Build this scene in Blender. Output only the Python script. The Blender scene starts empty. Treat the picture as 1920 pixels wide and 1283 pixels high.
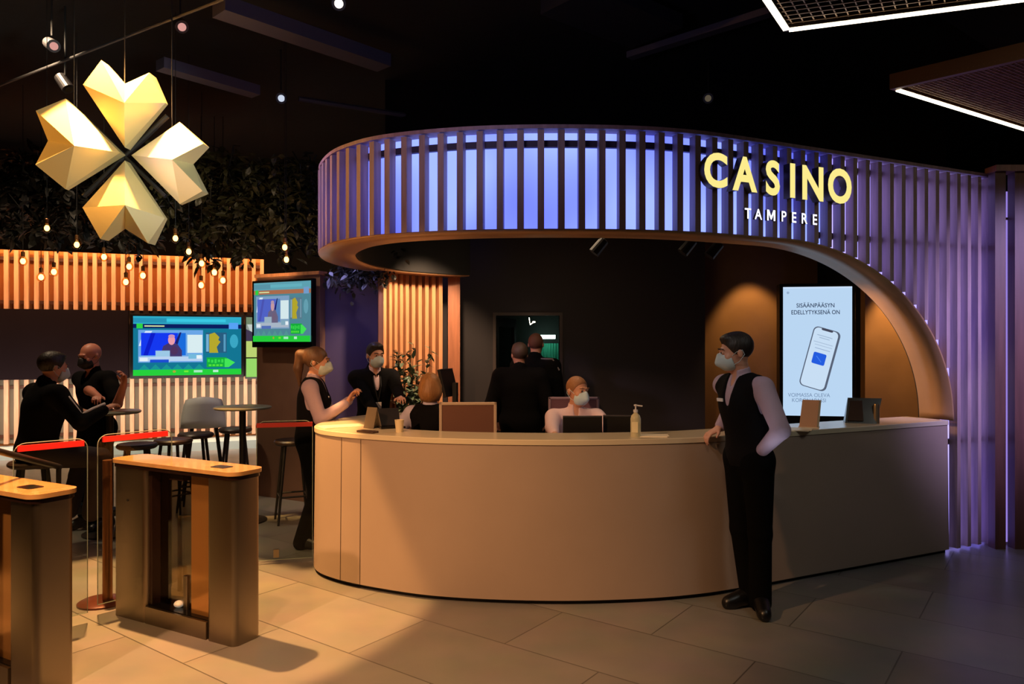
import bpy, math, random
import numpy as np
from mathutils import Vector, Matrix
random.seed(7)
PI = math.pi
F = 1400.0; CX = 960.0; CY = 641.5; H = 1.68
sc = bpy.context.scene
COL = sc.collection
def P(px, py, Y): return Vector(((px-CX)/F*Y, Y, H+(CY-py)/F*Y))
def PX(px, Y): return (px-CX)/F*Y
def PZ(py, Y): return H+(CY-py)/F*Y
def G(px, py):
    Y = H*F/(py-CY); return Vector(((px-CX)/F*Y, Y, 0))
# ---------------------------------------------------------------- materials
def lin(c):
    return tuple(((v/255)/12.92 if v/255 <= .04045 else ((v/255+.055)/1.055)**2.4) for v in c)
MATS = {}
def mat(name, c=(128,128,128), rough=.6, metal=0., emit=None, es=1., bump=0., bscale=40., var=0., vscale=6., spec=.5, trans=0., coat=0., stretch=None):
    if name in MATS: return MATS[name]
    m = bpy.data.materials.new(name); m.use_nodes = True
    nt = m.node_tree; b = nt.nodes['Principled BSDF']
    col = lin(c)
    b.inputs['Base Color'].default_value = (*col, 1)
    b.inputs['Roughness'].default_value = rough
    b.inputs['Metallic'].default_value = metal
    b.inputs['Specular IOR Level'].default_value = spec
    b.inputs['Transmission Weight'].default_value = trans
    b.inputs['Coat Weight'].default_value = coat
    if emit:
        b.inputs['Emission Color'].default_value = (*lin(emit), 1); b.inputs['Emission Strength'].default_value = es
    if var or bump:
        tc = nt.nodes.new('ShaderNodeTexCoord'); n = nt.nodes.new('ShaderNodeTexNoise')
        src = tc.outputs['Object']
        if stretch:
            mp = nt.nodes.new('ShaderNodeMapping'); mp.inputs['Scale'].default_value = stretch
            nt.links.new(src, mp.inputs['Vector']); src = mp.outputs['Vector']
        nt.links.new(src, n.inputs['Vector'])
        n.inputs['Detail'].default_value = 5
        n.inputs['Scale'].default_value = vscale if var else bscale
        if var:
            r = nt.nodes.new('ShaderNodeValToRGB')
            r.color_ramp.elements[0].color = (*[max(0,v*(1-var)) for v in col], 1)
            r.color_ramp.elements[1].color = (*[min(1,v*(1+var)) for v in col], 1)
            r.color_ramp.elements[0].position = .3; r.color_ramp.elements[1].position = .7
            nt.links.new(n.outputs['Fac'], r.inputs['Fac']); nt.links.new(r.outputs['Color'], b.inputs['Base Color'])
        if bump:
            n2 = nt.nodes.new('ShaderNodeTexNoise'); n2.inputs['Scale'].default_value = bscale
            nt.links.new(src, n2.inputs['Vector'])
            bp = nt.nodes.new('ShaderNodeBump'); bp.inputs['Strength'].default_value = bump; bp.inputs['Distance'].default_value = .01
            nt.links.new(n2.outputs['Fac'], bp.inputs['Height']); nt.links.new(bp.outputs['Normal'], b.inputs['Normal'])
    MATS[name] = m
    return m
def emat(name, c, s=1.):
    if name in MATS: return MATS[name]
    m = bpy.data.materials.new(name); m.use_nodes = True; nt = m.node_tree; nt.nodes.clear()
    e = nt.nodes.new('ShaderNodeEmission'); o = nt.nodes.new('ShaderNodeOutputMaterial')
    e.inputs['Color'].default_value = (*lin(c), 1); e.inputs['Strength'].default_value = s
    nt.links.new(e.outputs[0], o.inputs[0]); MATS[name] = m
    return m
def glassmat(name, tint=(235,240,238), rough=.02, alpha=.9):
    if name in MATS: return MATS[name]
    m = bpy.data.materials.new(name); m.use_nodes = True; nt = m.node_tree; nt.nodes.clear()
    t = nt.nodes.new('ShaderNodeBsdfTransparent'); g = nt.nodes.new('ShaderNodeBsdfGlossy'); mx = nt.nodes.new('ShaderNodeMixShader')
    fr = nt.nodes.new('ShaderNodeLayerWeight'); o = nt.nodes.new('ShaderNodeOutputMaterial')
    fr.inputs['Blend'].default_value = .12
    t.inputs['Color'].default_value = (*lin(tint), 1); g.inputs['Roughness'].default_value = rough
    nt.links.new(fr.outputs['Fresnel' if False else 'Facing'], mx.inputs[0]); nt.links.new(t.outputs[0], mx.inputs[1]); nt.links.new(g.outputs[0], mx.inputs[2]); nt.links.new(mx.outputs[0], o.inputs[0])
    MATS[name] = m
    return m
def wood(name, c, rough=.5):
    return mat(name, c, rough, var=.22, vscale=5, stretch=(6, 6, .5))
# ---------------------------------------------------------------- mesh builder
class MB:
    def __init__(s): s.v = []; s.f = []; s.m = []; s.cm = 0
    def add(s, vs, fs):
        o = len(s.v); s.v += [tuple(v) for v in vs]
        for f in fs: s.f.append(tuple(i+o for i in f)); s.m.append(s.cm)
        return s
    def box(s, x0, x1, y0, y1, z0, z1, M=None):
        vs = [Vector((x, y, z)) for z in (z0, z1) for y in (y0, y1) for x in (x0, x1)]
        if M is not None: vs = [M @ v for v in vs]
        return s.add(vs, [(0,2,3,1),(4,5,7,6),(0,1,5,4),(2,6,7,3),(0,4,6,2),(1,3,7,5)])
    def rbox(s, cx, cy, w, d, z0, z1, r=.02, n=4, M=None):
        ring = []
        for (sx, sy, a0) in ((1,1,0),(-1,1,PI/2),(-1,-1,PI),(1,-1,1.5*PI)):
            for k in range(n+1):
                a = a0+PI/2*k/n
                ring.append((cx+sx*(w/2-r)+r*math.cos(a), cy+sy*(d/2-r)+r*math.sin(a)))
        return s.prism(ring, z0, z1, M)
    def prism(s, ring, z0, z1, M=None):
        n = len(ring)
        vs = [Vector((x,y,z0)) for x,y in ring]+[Vector((x,y,z1)) for x,y in ring]
        if M is not None: vs = [M @ v for v in vs]
        fs = [(i,(i+1)%n,n+(i+1)%n,n+i) for i in range(n)]+[tuple(range(n-1,-1,-1)), tuple(range(n,2*n))]
        return s.add(vs, fs)
    def lathe(s, prof, c=(0,0,0), n=20, M=None):
        vs = []; fs = []
        for r, z in prof:
            for k in range(n):
                a = 2*PI*k/n; v = Vector((r*math.cos(a), r*math.sin(a), z))
                if M is not None: v = M @ v
                vs.append(v+Vector(c))
        for i in range(len(prof)-1):
            for k in range(n):
                fs.append((i*n+k, i*n+(k+1)%n, (i+1)*n+(k+1)%n, (i+1)*n+k))
        fs.append(tuple(range(n-1,-1,-1))); fs.append(tuple(range((len(prof)-1)*n, len(prof)*n)))
        return s.add(vs, fs)
    def tube(s, pts, r, n=8):
        pts = [Vector(p) for p in pts]; rs = r if isinstance(r, (list, tuple)) else [r]*len(pts)
        vs = []; fs = []
        t = (pts[1]-pts[0]).normalized()
        ref = Vector((0,0,1)) if abs(t.z) < .9 else Vector((1,0,0))
        a = t.cross(ref).normalized()
        for i, p in enumerate(pts):
            if i == 0: t = pts[1]-pts[0]
            elif i == len(pts)-1: t = pts[-1]-pts[-2]
            else: t = (pts[i+1]-pts[i]).normalized()+(pts[i]-pts[i-1]).normalized()
            t.normalize(); a = (a-t*a.dot(t)).normalized(); b = t.cross(a)
            for k in range(n):
                q = 2*PI*k/n; vs.append(p+rs[i]*(math.cos(q)*a+math.sin(q)*b))
        for i in range(len(pts)-1):
            for k in range(n): fs.append((i*n+k, i*n+(k+1)%n, (i+1)*n+(k+1)%n, (i+1)*n+k))
        fs.append(tuple(range(n-1,-1,-1))); fs.append(tuple(range((len(pts)-1)*n, len(pts)*n)))
        return s.add(vs, fs)
    def sphere(s, c, r, n=14, m=8, M=None):
        rx, ry, rz = r if isinstance(r, (tuple, list)) else (r, r, r)
        vs = [Vector((0,0,-rz))]; fs = []
        for i in range(1, m):
            th = PI*i/m
            for k in range(n):
                a = 2*PI*k/n; vs.append(Vector((rx*math.sin(th)*math.cos(a), ry*math.sin(th)*math.sin(a), -rz*math.cos(th))))
        vs.append(Vector((0,0,rz)))
        for k in range(n):
            fs.append((0, 1+(k+1)%n, 1+k)); fs.append((len(vs)-1, 1+(m-2)*n+k, 1+(m-2)*n+(k+1)%n))
        for i in range(m-2):
            for k in range(n): fs.append((1+i*n+k, 1+i*n+(k+1)%n, 1+(i+1)*n+(k+1)%n, 1+(i+1)*n+k))
        if M is not None: vs = [M @ v for v in vs]
        return s.add([v+Vector(c) for v in vs], fs)
    def build(s, name, m, parent=None, smooth=False, loc=None, bevel=0, inv=None):
        me = bpy.data.meshes.new(name)
        vs = s.v
        if inv is not None: vs = [tuple(inv @ Vector(v)) for v in vs]
        me.from_pydata(vs, [], s.f)
        ms = m if isinstance(m, list) else [m]
        for k in ms: me.materials.append(k)
        if len(ms) > 1: me.polygons.foreach_set('material_index', s.m)
        me.polygons.foreach_set('use_smooth', [bool(smooth)]*len(s.f))
        me.validate(); me.update()
        o = bpy.data.objects.new(name, me); COL.objects.link(o)
        if smooth and not isinstance(smooth, str):
            try: me.set_sharp_from_angle(angle=math.radians(40))
            except Exception: pass
        if bevel:
            b = o.modifiers.new('bevel', 'BEVEL'); b.width = bevel; b.segments = 2; b.limit_method = 'ANGLE'
        if parent is not None: o.parent = parent
        if loc is not None: o.location = loc
        return o
def tag(o, label=None, cat=None, group=None, kind=None):
    if label: o['label'] = label
    if cat: o['category'] = cat
    if group: o['group'] = group
    if kind: o['kind'] = kind
    return o
def thing(name, loc=(0,0,0), rz=0., label=None, cat=None, group=None, kind=None):
    o = bpy.data.objects.new(name, None); COL.objects.link(o); o.location = loc; o.rotation_euler = (0,0,rz)
    o.empty_display_size = .1
    return tag(o, label, cat, group, kind)
def wm(o): return Matrix.Translation(o.location) @ o.rotation_euler.to_matrix().to_4x4()
def copy_tree(o, parent=None):
    c = o.copy(); COL.objects.link(c)
    if parent is not None: c.parent = parent
    for ch in list(o.children): copy_tree(ch, c)
    return c
def text_mesh(body, size, depth, mt, offset=0., name='lettering', parent=None, align='CENTER', spacing=1., inner=None):
    cu = bpy.data.curves.new('tmp', 'FONT'); cu.body = body; cu.size = size; cu.extrude = depth; cu.offset = offset
    cu.align_x = align; cu.space_character = spacing; cu.resolution_u = 5
    t = bpy.data.objects.new('tmp', cu); COL.objects.link(t)
    dg = bpy.context.evaluated_depsgraph_get(); dg.update()
    me = bpy.data.meshes.new_from_object(t.evaluated_get(dg))
    bpy.data.objects.remove(t); bpy.data.curves.remove(cu)
    me.name = name; me.materials.clear(); me.materials.append(mt)
    o = bpy.data.objects.new(name, me); COL.objects.link(o)
    if parent is not None: o.parent = parent
    return o
# paths
def catmull(pts, n=10):
    out = []; pts = [Vector(p) for p in pts]
    for i in range(len(pts)-1):
        p0 = pts[i-1] if i > 0 else 2*pts[0]-pts[1]; p1 = pts[i]; p2 = pts[i+1]; p3 = pts[i+2] if i+2 < len(pts) else 2*pts[-1]-pts[-2]
        for k in range(n):
            t = k/n
            out.append(.5*((2*p1)+(-p0+p2)*t+(2*p0-5*p1+4*p2-p3)*t*t+(-p0+3*p1-3*p2+p3)*t**3))
    out.append(pts[-1]); return out
def resample(pts, step):
    out = [pts[0].copy()]; acc = 0.; want = step
    for a, b in zip(pts, pts[1:]):
        L = (b-a).length
        while acc+L >= want:
            out.append(a.lerp(b, (want-acc)/L)); want += step
        acc += L
    return out
def normals(pts):          # inward normal: left of the travel direction
    ns = []
    for i in range(len(pts)):
        a = pts[max(0,i-1)]; b = pts[min(len(pts)-1,i+1)]; t = (b-a).normalized(); ns.append(Vector((-t.y, t.x)))
    return ns
def ribbon(mb, A, B):      # two point lists -> quads
    n = len(A); mb.add([*A, *B], [(i, i+1, n+i+1, n+i) for i in range(n-1)])
# shared materials
M_steel = mat('brushed_steel', (150,138,122), .33, 1., bump=.1, bscale=60, stretch=(1,1,30))
M_black = mat('black_matte', (14,13,13), .6)
M_blackgl = mat('black_gloss', (10,10,11), .25)
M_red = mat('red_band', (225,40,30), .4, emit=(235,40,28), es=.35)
M_glass = glassmat('clear_glass')
# ================================================================ SETTING
def struct(mb, name, m, **k): return tag(mb.build(name, m, **k), kind='structure')
# floor
mf = bpy.data.materials.new('floor_tiles'); mf.use_nodes = True; nt = mf.node_tree; b = nt.nodes['Principled BSDF']
tc = nt.nodes.new('ShaderNodeTexCoord'); mp = nt.nodes.new('ShaderNodeMapping'); br = nt.nodes.new('ShaderNodeTexBrick')
mp.inputs['Rotation'].default_value = (0,0,math.radians(36.4)); mp.inputs['Location'].default_value = (.1,-.32,0)
nt.links.new(tc.outputs['Object'], mp.inputs['Vector']); nt.links.new(mp.outputs['Vector'], br.inputs['Vector'])
br.offset = .5
for k, v in (('Scale',1.),('Mortar Size',.004),('Mortar Smooth',.1),('Brick Width',1.2),('Row Height',.6)): br.inputs[k].default_value = v
br.inputs['Color1'].default_value = (*lin((138,128,116)),1); br.inputs['Color2'].default_value = (*lin((120,110,100)),1); br.inputs['Mortar'].default_value = (*lin((84,76,68)),1)
ns_ = nt.nodes.new('ShaderNodeTexNoise'); ns_.inputs['Scale'].default_value = 3.; ns_.inputs['Detail'].default_value = 8
nt.links.new(tc.outputs['Object'], ns_.inputs['Vector'])
mx = nt.nodes.new('ShaderNodeMix'); mx.data_type = 'RGBA'; mx.blend_type = 'OVERLAY'; mx.inputs[0].default_value = .3
nt.links.new(br.outputs['Color'], mx.inputs[6]); nt.links.new(ns_.outputs['Color'], mx.inputs[7])
hs = nt.nodes.new('ShaderNodeHueSaturation'); hs.inputs['Saturation'].default_value = .55
nt.links.new(mx.outputs[2], hs.inputs['Color']); nt.links.new(hs.outputs['Color'], b.inputs['Base Color'])
b.inputs['Roughness'].default_value = .3
bp = nt.nodes.new('ShaderNodeBump'); bp.inputs['Strength'].default_value = .12; bp.inputs['Distance'].default_value = .01
nt.links.new(ns_.outputs['Fac'], bp.inputs['Height']); nt.links.new(bp.outputs['Normal'], b.inputs['Normal'])
struct(MB().box(-11,7,-4,14.2,-.1,0), 'floor', mf)
M_dark = mat('dark_paint', (8,7,9), .85, bump=.1, spec=.2)
M_ceil = mat('black_ceiling', (16,15,18), .85, bump=.3, bscale=8)
struct(MB().box(-11,7,-4,14.2,4.7,4.8), 'ceiling', M_ceil)
struct(MB().box(-11,7,14.2,14.3,0,4.7), 'wall_back', M_dark)
struct(MB().box(-11.1,-11,-4,14.2,0,4.7), 'wall_left', M_dark)
struct(MB().box(7,7.1,-4,14.2,0,4.7), 'wall_right', M_dark)
struct(MB().box(-11,7,-4.1,-4,0,4.7), 'wall_front', M_dark)
# dark wall behind the desk, with a doorway
M_wallb = mat('charcoal_wall', (44,37,38), .7, var=.06, vscale=2)
DWY = 8.6
dx0, dx1, dzt = PX(930,DWY), PX(1049,DWY), PZ(592,DWY)
wx0, wx1 = PX(820,DWY), PX(1322,DWY)
w = MB(); w.box(wx0-.6,dx0,DWY,DWY+.12,0,3.0); w.box(dx1,wx1,DWY,DWY+.12,0,3.0); w.box(dx0,dx1,DWY,DWY+.12,dzt,3.0)
struct(MB().box(wx0-.6,5.0,DWY,DWY+.12,3.0,4.7), 'wall_upper', M_dark)
struct(w, 'wall_inner', M_wallb)
d = MB(); t = .035
d.box(dx0-t,dx0,DWY-.02,DWY+.14,0,dzt+t); d.box(dx1,dx1+t,DWY-.02,DWY+.14,0,dzt+t); d.box(dx0,dx1,DWY-.02,DWY+.14,dzt,dzt+t)
door = struct(d, 'door_1', mat('door_frame_paint', (70,56,50), .5))
# the door leaf, standing open into the back room, glazed
Md = Matrix.Translation((dx0+.01,DWY+.1,0)) @ Matrix.Rotation(math.radians(72),4,'Z')
fr = MB()
for bx in ((0,.07,.05,dzt-.02),(.66,.73,.05,dzt-.02),(.07,.66,.05,.3),(.07,.66,dzt-.12,dzt-.02)): fr.box(bx[0],bx[1],0,.04,bx[2],bx[3],Md)
lf = fr.build('door_leaf', mat('door_leaf_paint', (40,34,32), .45), door)
MB().box(.07,.66,.015,.022,.3,dzt-.12,Md).build('pane', M_glass, lf)
MB().tube([Md@Vector((.68,-.05,.95)),Md@Vector((.68,-.05,1.15))],.01).build('handle', M_steel, lf)
# recess walls on the right, lit by scallops of warm light
M_gold_wall = mat('bronze_wall', (150,112,66), .45, .15, var=.12, vscale=3)
struct(MB().box(wx1-.1,PX(1640,8.9),8.9,9.0,0,3.0), 'wall_recess', M_gold_wall)
struct(MB().box(wx1-.12,wx1,DWY+.12,8.9,0,3.0), 'wall_recess_side', M_wallb)
struct(MB().box(PX(1622,7.7),4.9,7.7,7.8,0,3.0), 'wall_recess_right', M_gold_wall)
struct(MB().box(PX(1622,7.7),PX(1622,7.7)+.06,7.8,8.9,0,3.0), 'wall_recess_return', M_dark)
# back room seen through the door
struct(MB().box(-.9,1.4,11.2,11.3,0,3), 'wall_back_room', mat('backroom_wall',(40,52,46),.6))
t_ = tag(MB().tube([P(1014,632,10.8),P(1041,632,10.8)],.028).build('hanging_tube_light', emat('tube_glow',(215,255,240),9.)), 'short white tube light glowing inside the back room doorway', 'light')
mbc = MB(); L = []
for k in range(46):
    x = PX(1012,10.9)+k*.007; L.append((x, 10.95+.018*math.sin(k*1.1)))
mbc.add([(x,y,.9) for x,y in L]+[(x,y,1.66) for x,y in L], [(i,i+1,46+i+1,46+i) for i in range(45)])
o = mbc.build('curtain', mat('green_curtain',(40,140,110),.8,emit=(25,110,85),es=.05), smooth='y'); o.modifiers.new('s','SOLIDIFY').thickness=.01
tag(o, 'green pleated curtain hanging in the back room behind the doorway', 'curtain')
tag(MB().sphere(P(1001,604,8.45),(.018,.014,.010)).tube([P(1001,604,8.45),P(994,609,8.45),P(992,596,8.55)],.004).build('door_lamp', emat('lamp_white',(255,240,215),8.), smooth=True), 'tiny white lamp glowing at the top of the doorway', 'lamp')
# ---------------------------------------------------------------- left lounge wall
A = Vector((-7.54,11.0)); B_ = Vector((-4.2,12.3)); du = (B_-A).normalized(); dn = Vector((du.y,-du.x))   # toward the camera
Lw = (B_-A).length
def LW(s, off, z): p = A+du*s+dn*off; return Vector((p.x,p.y,z))
def lwM(): return Matrix(((du.x,-dn.x,0,A.x),(du.y,-dn.y,0,A.y),(0,0,1,0),(0,0,0,1)))
ML = lwM()   # local x along, local y into wall
def s_at(px):        # where the pixel column meets the lounge wall
    u = (px-CX)/F; return (u*A.y-A.x)/(du.x-u*du.y)
struct(MB().box(-2.2,Lw+.1,.14,.24,0,3.06,ML), 'wall_lounge', mat('lounge_backing',(196,118,54),.7))
zt, zm1, zm0, zb = 3.04, 2.17, 1.12, .17
slu = wood('lounge_slat_wood', (196,150,118), .55)
for nm, z0, z1, lb in (('slatted_wall_panel',zm1,zt,'upper band of vertical pale wood slats, lit orange by hanging bulbs'),('slatted_wall_panel',zb,zm0,'lower band of vertical pale slats behind the bar stools')):
    m_ = MB(); s = -2.0
    while s < Lw+.05:
        m_.box(s,s+.057,-.02,.06,z0,z1,ML); s += .128
    root = thing(nm, LW(Lw/2,0,0), label=lb, cat='wall panel', group=None)
    inv = wm(root).inverted()
    m_.build('slats', slu, root, inv=inv)
    if z0 < 1: MB().box(-2,Lw+.08,.105,.138,z0,z1,ML).build('backing', mat('grey_backing',(150,140,122),.8), root, inv=inv)
    r_ = MB(); r_.box(-2,Lw+.08,.06,.1,z0+.08,z0+.13,ML); r_.box(-2,Lw+.08,.06,.1,z1-.14,z1-.09,ML)
    r_.build('rail', mat('slat_rail',(90,52,34),.6), root, inv=inv)
s1 = s_at(241)
tag(MB().box(-2,s1,-.03,.1,zm0,zm1,ML).build('wall_board', mat('dark_board',(22,13,18),.85,spec=.1)), 'wide dark blank board between the two slat bands', 'board')
tag(MB().box(s1,Lw+.08,.06,.13,zm0,zm1,ML).build('mounting_board', mat('mount_board',(60,42,34),.6)), 'brown board on the lounge wall behind the big television', 'board')
tag(MB().box(-2.2,Lw+.6,-.5,.14,0,.13,ML).build('plinth', mat('pale_plinth',(200,216,214),.5)), 'low pale step running along the foot of the slatted lounge wall', 'step')
# ---------------------------------------------------------------- tv wall box and violet wall
ta = Vector((-2.79,8.17)); tb = Vector((-1.99,7.74)); td = (tb-ta).normalized(); tn = Vector((td.y,-td.x))
zw = 2.38
ring = [tuple(ta),tuple(tb),(-1.99,8.35),(-2.79,8.6)]
struct(MB().prism(ring,0,zw), 'wall_screen', mat('brown_wall',(140,102,82),.7,var=.08))
struct(MB().box(-1.99,-1.28,7.95,8.2,0,zw), 'wall_violet', mat('violet_wall',(84,74,116),.7))
tm = MB(); tm.box(-.01,(tb-ta).length+.01,-.03,.1,zw,zw+.035,Matrix(((td.x,-tn.x,0,ta.x),(td.y,-tn.y,0,ta.y),(0,0,1,0),(0,0,0,1))))
struct(tm,'trim_1', wood('trim_wood',(190,130,90)))
# curved warm slat wall under the back of the canopy ring
cp = catmull([(-1.315,7.60),(-1.13,7.86),(-.92,8.03),(-.72,8.15)],8)
root = thing('slat_wall', (-1,7.9,0), label='curved wall of warm lit wooden slats behind the potted plant', cat='slatted wall')
inv = wm(root).inverted(); pts = resample(cp,.083); nn = normals(pts)
m_ = MB(); bk = MB(); ZT = 2.39
for p, n in zip(pts, nn):
    Mx = Matrix(((-n.y*-1,n.x,0,p.x),(-n.x,n.y,0,p.y),(0,0,1,0),(0,0,0,1)))
    Mx = Matrix.Translation((p.x,p.y,0)) @ Matrix.Rotation(math.atan2(-n.x,n.y),4,'Z')
    m_.box(-.021,.021,-.03,.04,0,ZT,Mx)
m_.build('slats', wood('warm_slat',(214,150,104)), root, inv=inv)
ribbon(bk,[Vector((p.x+n.x*.05,p.y+n.y*.05,0)) for p,n in zip(pts,nn)],[Vector((p.x+n.x*.05,p.y+n.y*.05,ZT)) for p,n in zip(pts,nn)])
bo = bk.build('backing', mat('warm_backing',(120,70,44),.7), root, inv=inv); bo.modifiers.new('s','SOLIDIFY').thickness=.02
Mx = Matrix.Translation((-.70,8.16,0)) @ Matrix.Rotation(.12,4,'Z')
MB().box(0,.13,-.03,.06,0,ZT,Mx).build('end_panel', wood('end_panel_wood',(168,104,70)), root, inv=inv)
# ================================================================ CANOPY
fp = [(-.62,8.25),(-.98,8.0),(-1.31,7.67),(-1.55,7.15),(-1.625,6.65),(-1.60,6.25),(-1.515,5.86),(-1.34,5.47),(-1.15,5.22),(-.90,5.02),(-.558,4.88),(-.15,4.79),(.341,4.765),(.82,4.80),(1.18,4.885),(1.505,5.015),(1.894,5.20)]
front = catmull(fp,10)
ld = Vector((.903,.4290)).normalized()
def YL(X): return 5.015+.475*(X-1.505)
cpts = [(p, 2.395) for p in front]
X0, AX, AZ, ZA = 1.894, 1.64, 1.345, 1.05
for k in range(1,41):
    th = PI/2*k/40; X = X0+AX*math.sin(th); cpts.append((Vector((X,YL(X))), ZA+AZ*math.cos(th)))
XE = X0+AX
tail = [(Vector((XE+.002,YL(XE+.002))), 0.), (Vector((4.02,YL(4.02))), 0.)]
ZTOP = 3.07
canopy = thing('canopy', (0.34,5.2,0), label='tall curved canopy of vertical wood slats glowing violet blue over the reception desk', cat='canopy')
cinv = wm(canopy).inverted()
pp = [p for p,_ in cpts]; zz = [z for _,z in cpts]; nr = normals(pp)
def off(i, d, z): return Vector((pp[i].x+nr[i].x*-d*-1*1, pp[i].y+nr[i].y*d, z)) if False else Vector((pp[i].x+nr[i].x*d, pp[i].y+nr[i].y*d, z))
N = len(pp); TH = .29
so = MB()
ribbon(so,[off(i,.0,zz[i]) for i in range(N)],[off(i,TH,zz[i]) for i in range(N)])
s_o = so.build('soffit', mat('soffit_bronze',(176,136,98),.42,.15,var=.05), canopy, smooth='y', inv=cinv)
sm = s_o.modifiers.new('s','SOLIDIFY'); sm.thickness = .018; sm.offset = 0
ifc = MB(); ribbon(ifc,[off(i,TH,zz[i]) for i in range(N)],[off(i,TH,ZTOP) for i in range(N)])
o = ifc.build('inner_fascia', mat('fascia_dark',(16,14,14),.7), canopy, inv=cinv); o.modifiers.new('s','SOLIDIFY').thickness=.015
# glowing backing: a lit translucent sheet behind the slats
glow = bpy.data.materials.new('violet_glow_sheet'); glow.use_nodes = True; nt = glow.node_tree; nt.nodes.clear()
e = nt.nodes.new('ShaderNodeEmission'); o_ = nt.nodes.new('ShaderNodeOutputMaterial'); n_ = nt.nodes.new('ShaderNodeTexNoise'); tc = nt.nodes.new('ShaderNodeTexCoord')
n_.inputs['Scale'].default_value = 1.1; n_.inputs['Detail'].default_value = 1
rp = nt.nodes.new('ShaderNodeValToRGB'); rp.color_ramp.elements[0].color = (.085,.105,.85,1); rp.color_ramp.elements[1].color = (.21,.28,1,1)
rp.color_ramp.elements[0].position=.38; rp.color_ramp.elements[1].position=.6
e.inputs['Strength'].default_value = 1.9
nt.links.new(tc.outputs['Object'],n_.inputs['Vector']); nt.links.new(n_.outputs['Fac'],rp.inputs['Fac']); nt.links.new(rp.outputs['Color'],e.inputs['Color']); nt.links.new(e.outputs[0],o_.inputs[0])
bk = MB(); glow2 = glow.copy(); glow2.name = 'lilac_glow_sheet'
for nd in glow2.node_tree.nodes:
    if nd.type == 'VALTORGB': nd.color_ramp.elements[0].color = (.24,.19,.9,1); nd.color_ramp.elements[1].color = (.42,.36,1,1)
iL = max(i for i in range(N) if pp[i].x < -1.3); iR = min(i for i in range(N) if pp[i].x > 2.3); KL = range(0,iL+1); KC = range(iL,iR+1); KR = range(iR,N)
ribbon(bk,[off(i,.115,zz[i]+.004) for i in KC],[off(i,.115,ZTOP) for i in KC])
for KK in (KL,):
    b3 = MB(); ribbon(b3,[off(i,.115,zz[i]+.004) for i in KK],[off(i,.115,ZTOP) for i in KK]); b3.build('light_panel', glow2, canopy, inv=cinv)
bk.build('light_panel', glow, canopy, inv=cinv); bk = MB()
ribbon(bk,[off(i,.115,zz[i]+.004) for i in KR],[off(i,.115,ZTOP) for i in KR])
q = Vector((-ld.y,ld.x))*.115
tl = [Vector((XE,YL(XE))), Vector((4.05,YL(4.05)))]
bk.build('light_panel', glow2, canopy, inv=cinv); bk = MB()
ribbon(bk,[Vector((p.x+q.x,p.y+q.y,.02)) for p in tl],[Vector((p.x+q.x,p.y+q.y,ZTOP)) for p in tl])
bk.build('light_panel', glow2, canopy, inv=cinv)
ob = MB(); ribbon(ob,[off(i,.14,zz[i]+.004) for i in range(N)],[off(i,.14,ZTOP) for i in range(N)])
q2 = Vector((-ld.y,ld.x))*.14
ribbon(ob,[Vector((p.x+q2.x,p.y+q2.y,0)) for p in tl],[Vector((p.x+q2.x,p.y+q2.y,ZTOP)) for p in tl])
o = ob.build('back_sheet', M_black, canopy, inv=cinv)
tp = MB(); ribbon(tp,[off(i,.0,ZTOP) for i in range(N)],[off(i,TH,ZTOP) for i in range(N)])
a0,b0 = tl; q3 = Vector((-ld.y,ld.x))*TH
ribbon(tp,[Vector((a0.x,a0.y,ZTOP)),Vector((b0.x,b0.y,ZTOP))],[Vector((a0.x+q3.x,a0.y+q3.y,ZTOP)),Vector((b0.x+q3.x,b0.y+q3.y,ZTOP))])
o = tp.build('top_board', wood('top_board_wood',(150,120,130)), canopy, inv=cinv); o.modifiers.new('s','SOLIDIFY').thickness=.025
# rails
fl = resample(pp+[Vector((4.05,YL(4.05)))], .05); fn = normals(fl)
def zbot(p):
    if p.y > 5.2 and p.x < 1.8: return 2.395
    if p.x <= X0: return 2.395
    if p.x >= XE: return .015
    return ZA+AZ*math.sqrt(max(0,1-((p.x-X0)/AX)**2))
for zr in (2.965, 2.46, .87):
    sel = [i for i in range(len(fl)) if zbot(fl[i])+.02 < zr-.03 and (zr > 2.9 or fl[i].x > 2.2 and fl[i].y < 7)]
    if len(sel) < 2: continue
    r_ = MB()
    IN = [Vector((fl[i].x+fn[i].x*.07, fl[i].y+fn[i].y*.07)) for i in sel]; OU = [Vector((fl[i].x+fn[i].x*.1, fl[i].y+fn[i].y*.1)) for i in sel]
    lo, hi = zr-.022, zr+.022
    for a_, b__ in (((IN,lo),(IN,hi)),((IN,hi),(OU,hi)),((OU,hi),(OU,lo)),((OU,lo),(IN,lo))):
        ribbon(r_,[Vector((v.x,v.y,a_[1])) for v in a_[0]],[Vector((v.x,v.y,b__[1])) for v in b__[0]])
    r_.build('rail', mat('canopy_rail',(64,50,70),.6), canopy, inv=cinv)
sl = resample(pp+[Vector((4.05,YL(4.05)))], .131); snm = normals(sl)
m_ = MB()
for p, n in zip(sl, snm):
    Mx = Matrix.Translation((p.x,p.y,0)) @ Matrix.Rotation(math.atan2(-n.x,n.y),4,'Z')
    z0 = max(zbot(p-Vector((.02,0))), zbot(p+Vector((.02,0))) if p.x > 1.8 and p.x < XE-.02 else 0, zbot(p))+.006
    m_.box(-.021,.021,-.004,.066,z0,ZTOP-.035,Mx)
m_.build('slats', wood('canopy_slat_wood',(160,134,136)), canopy, inv=cinv)
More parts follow.
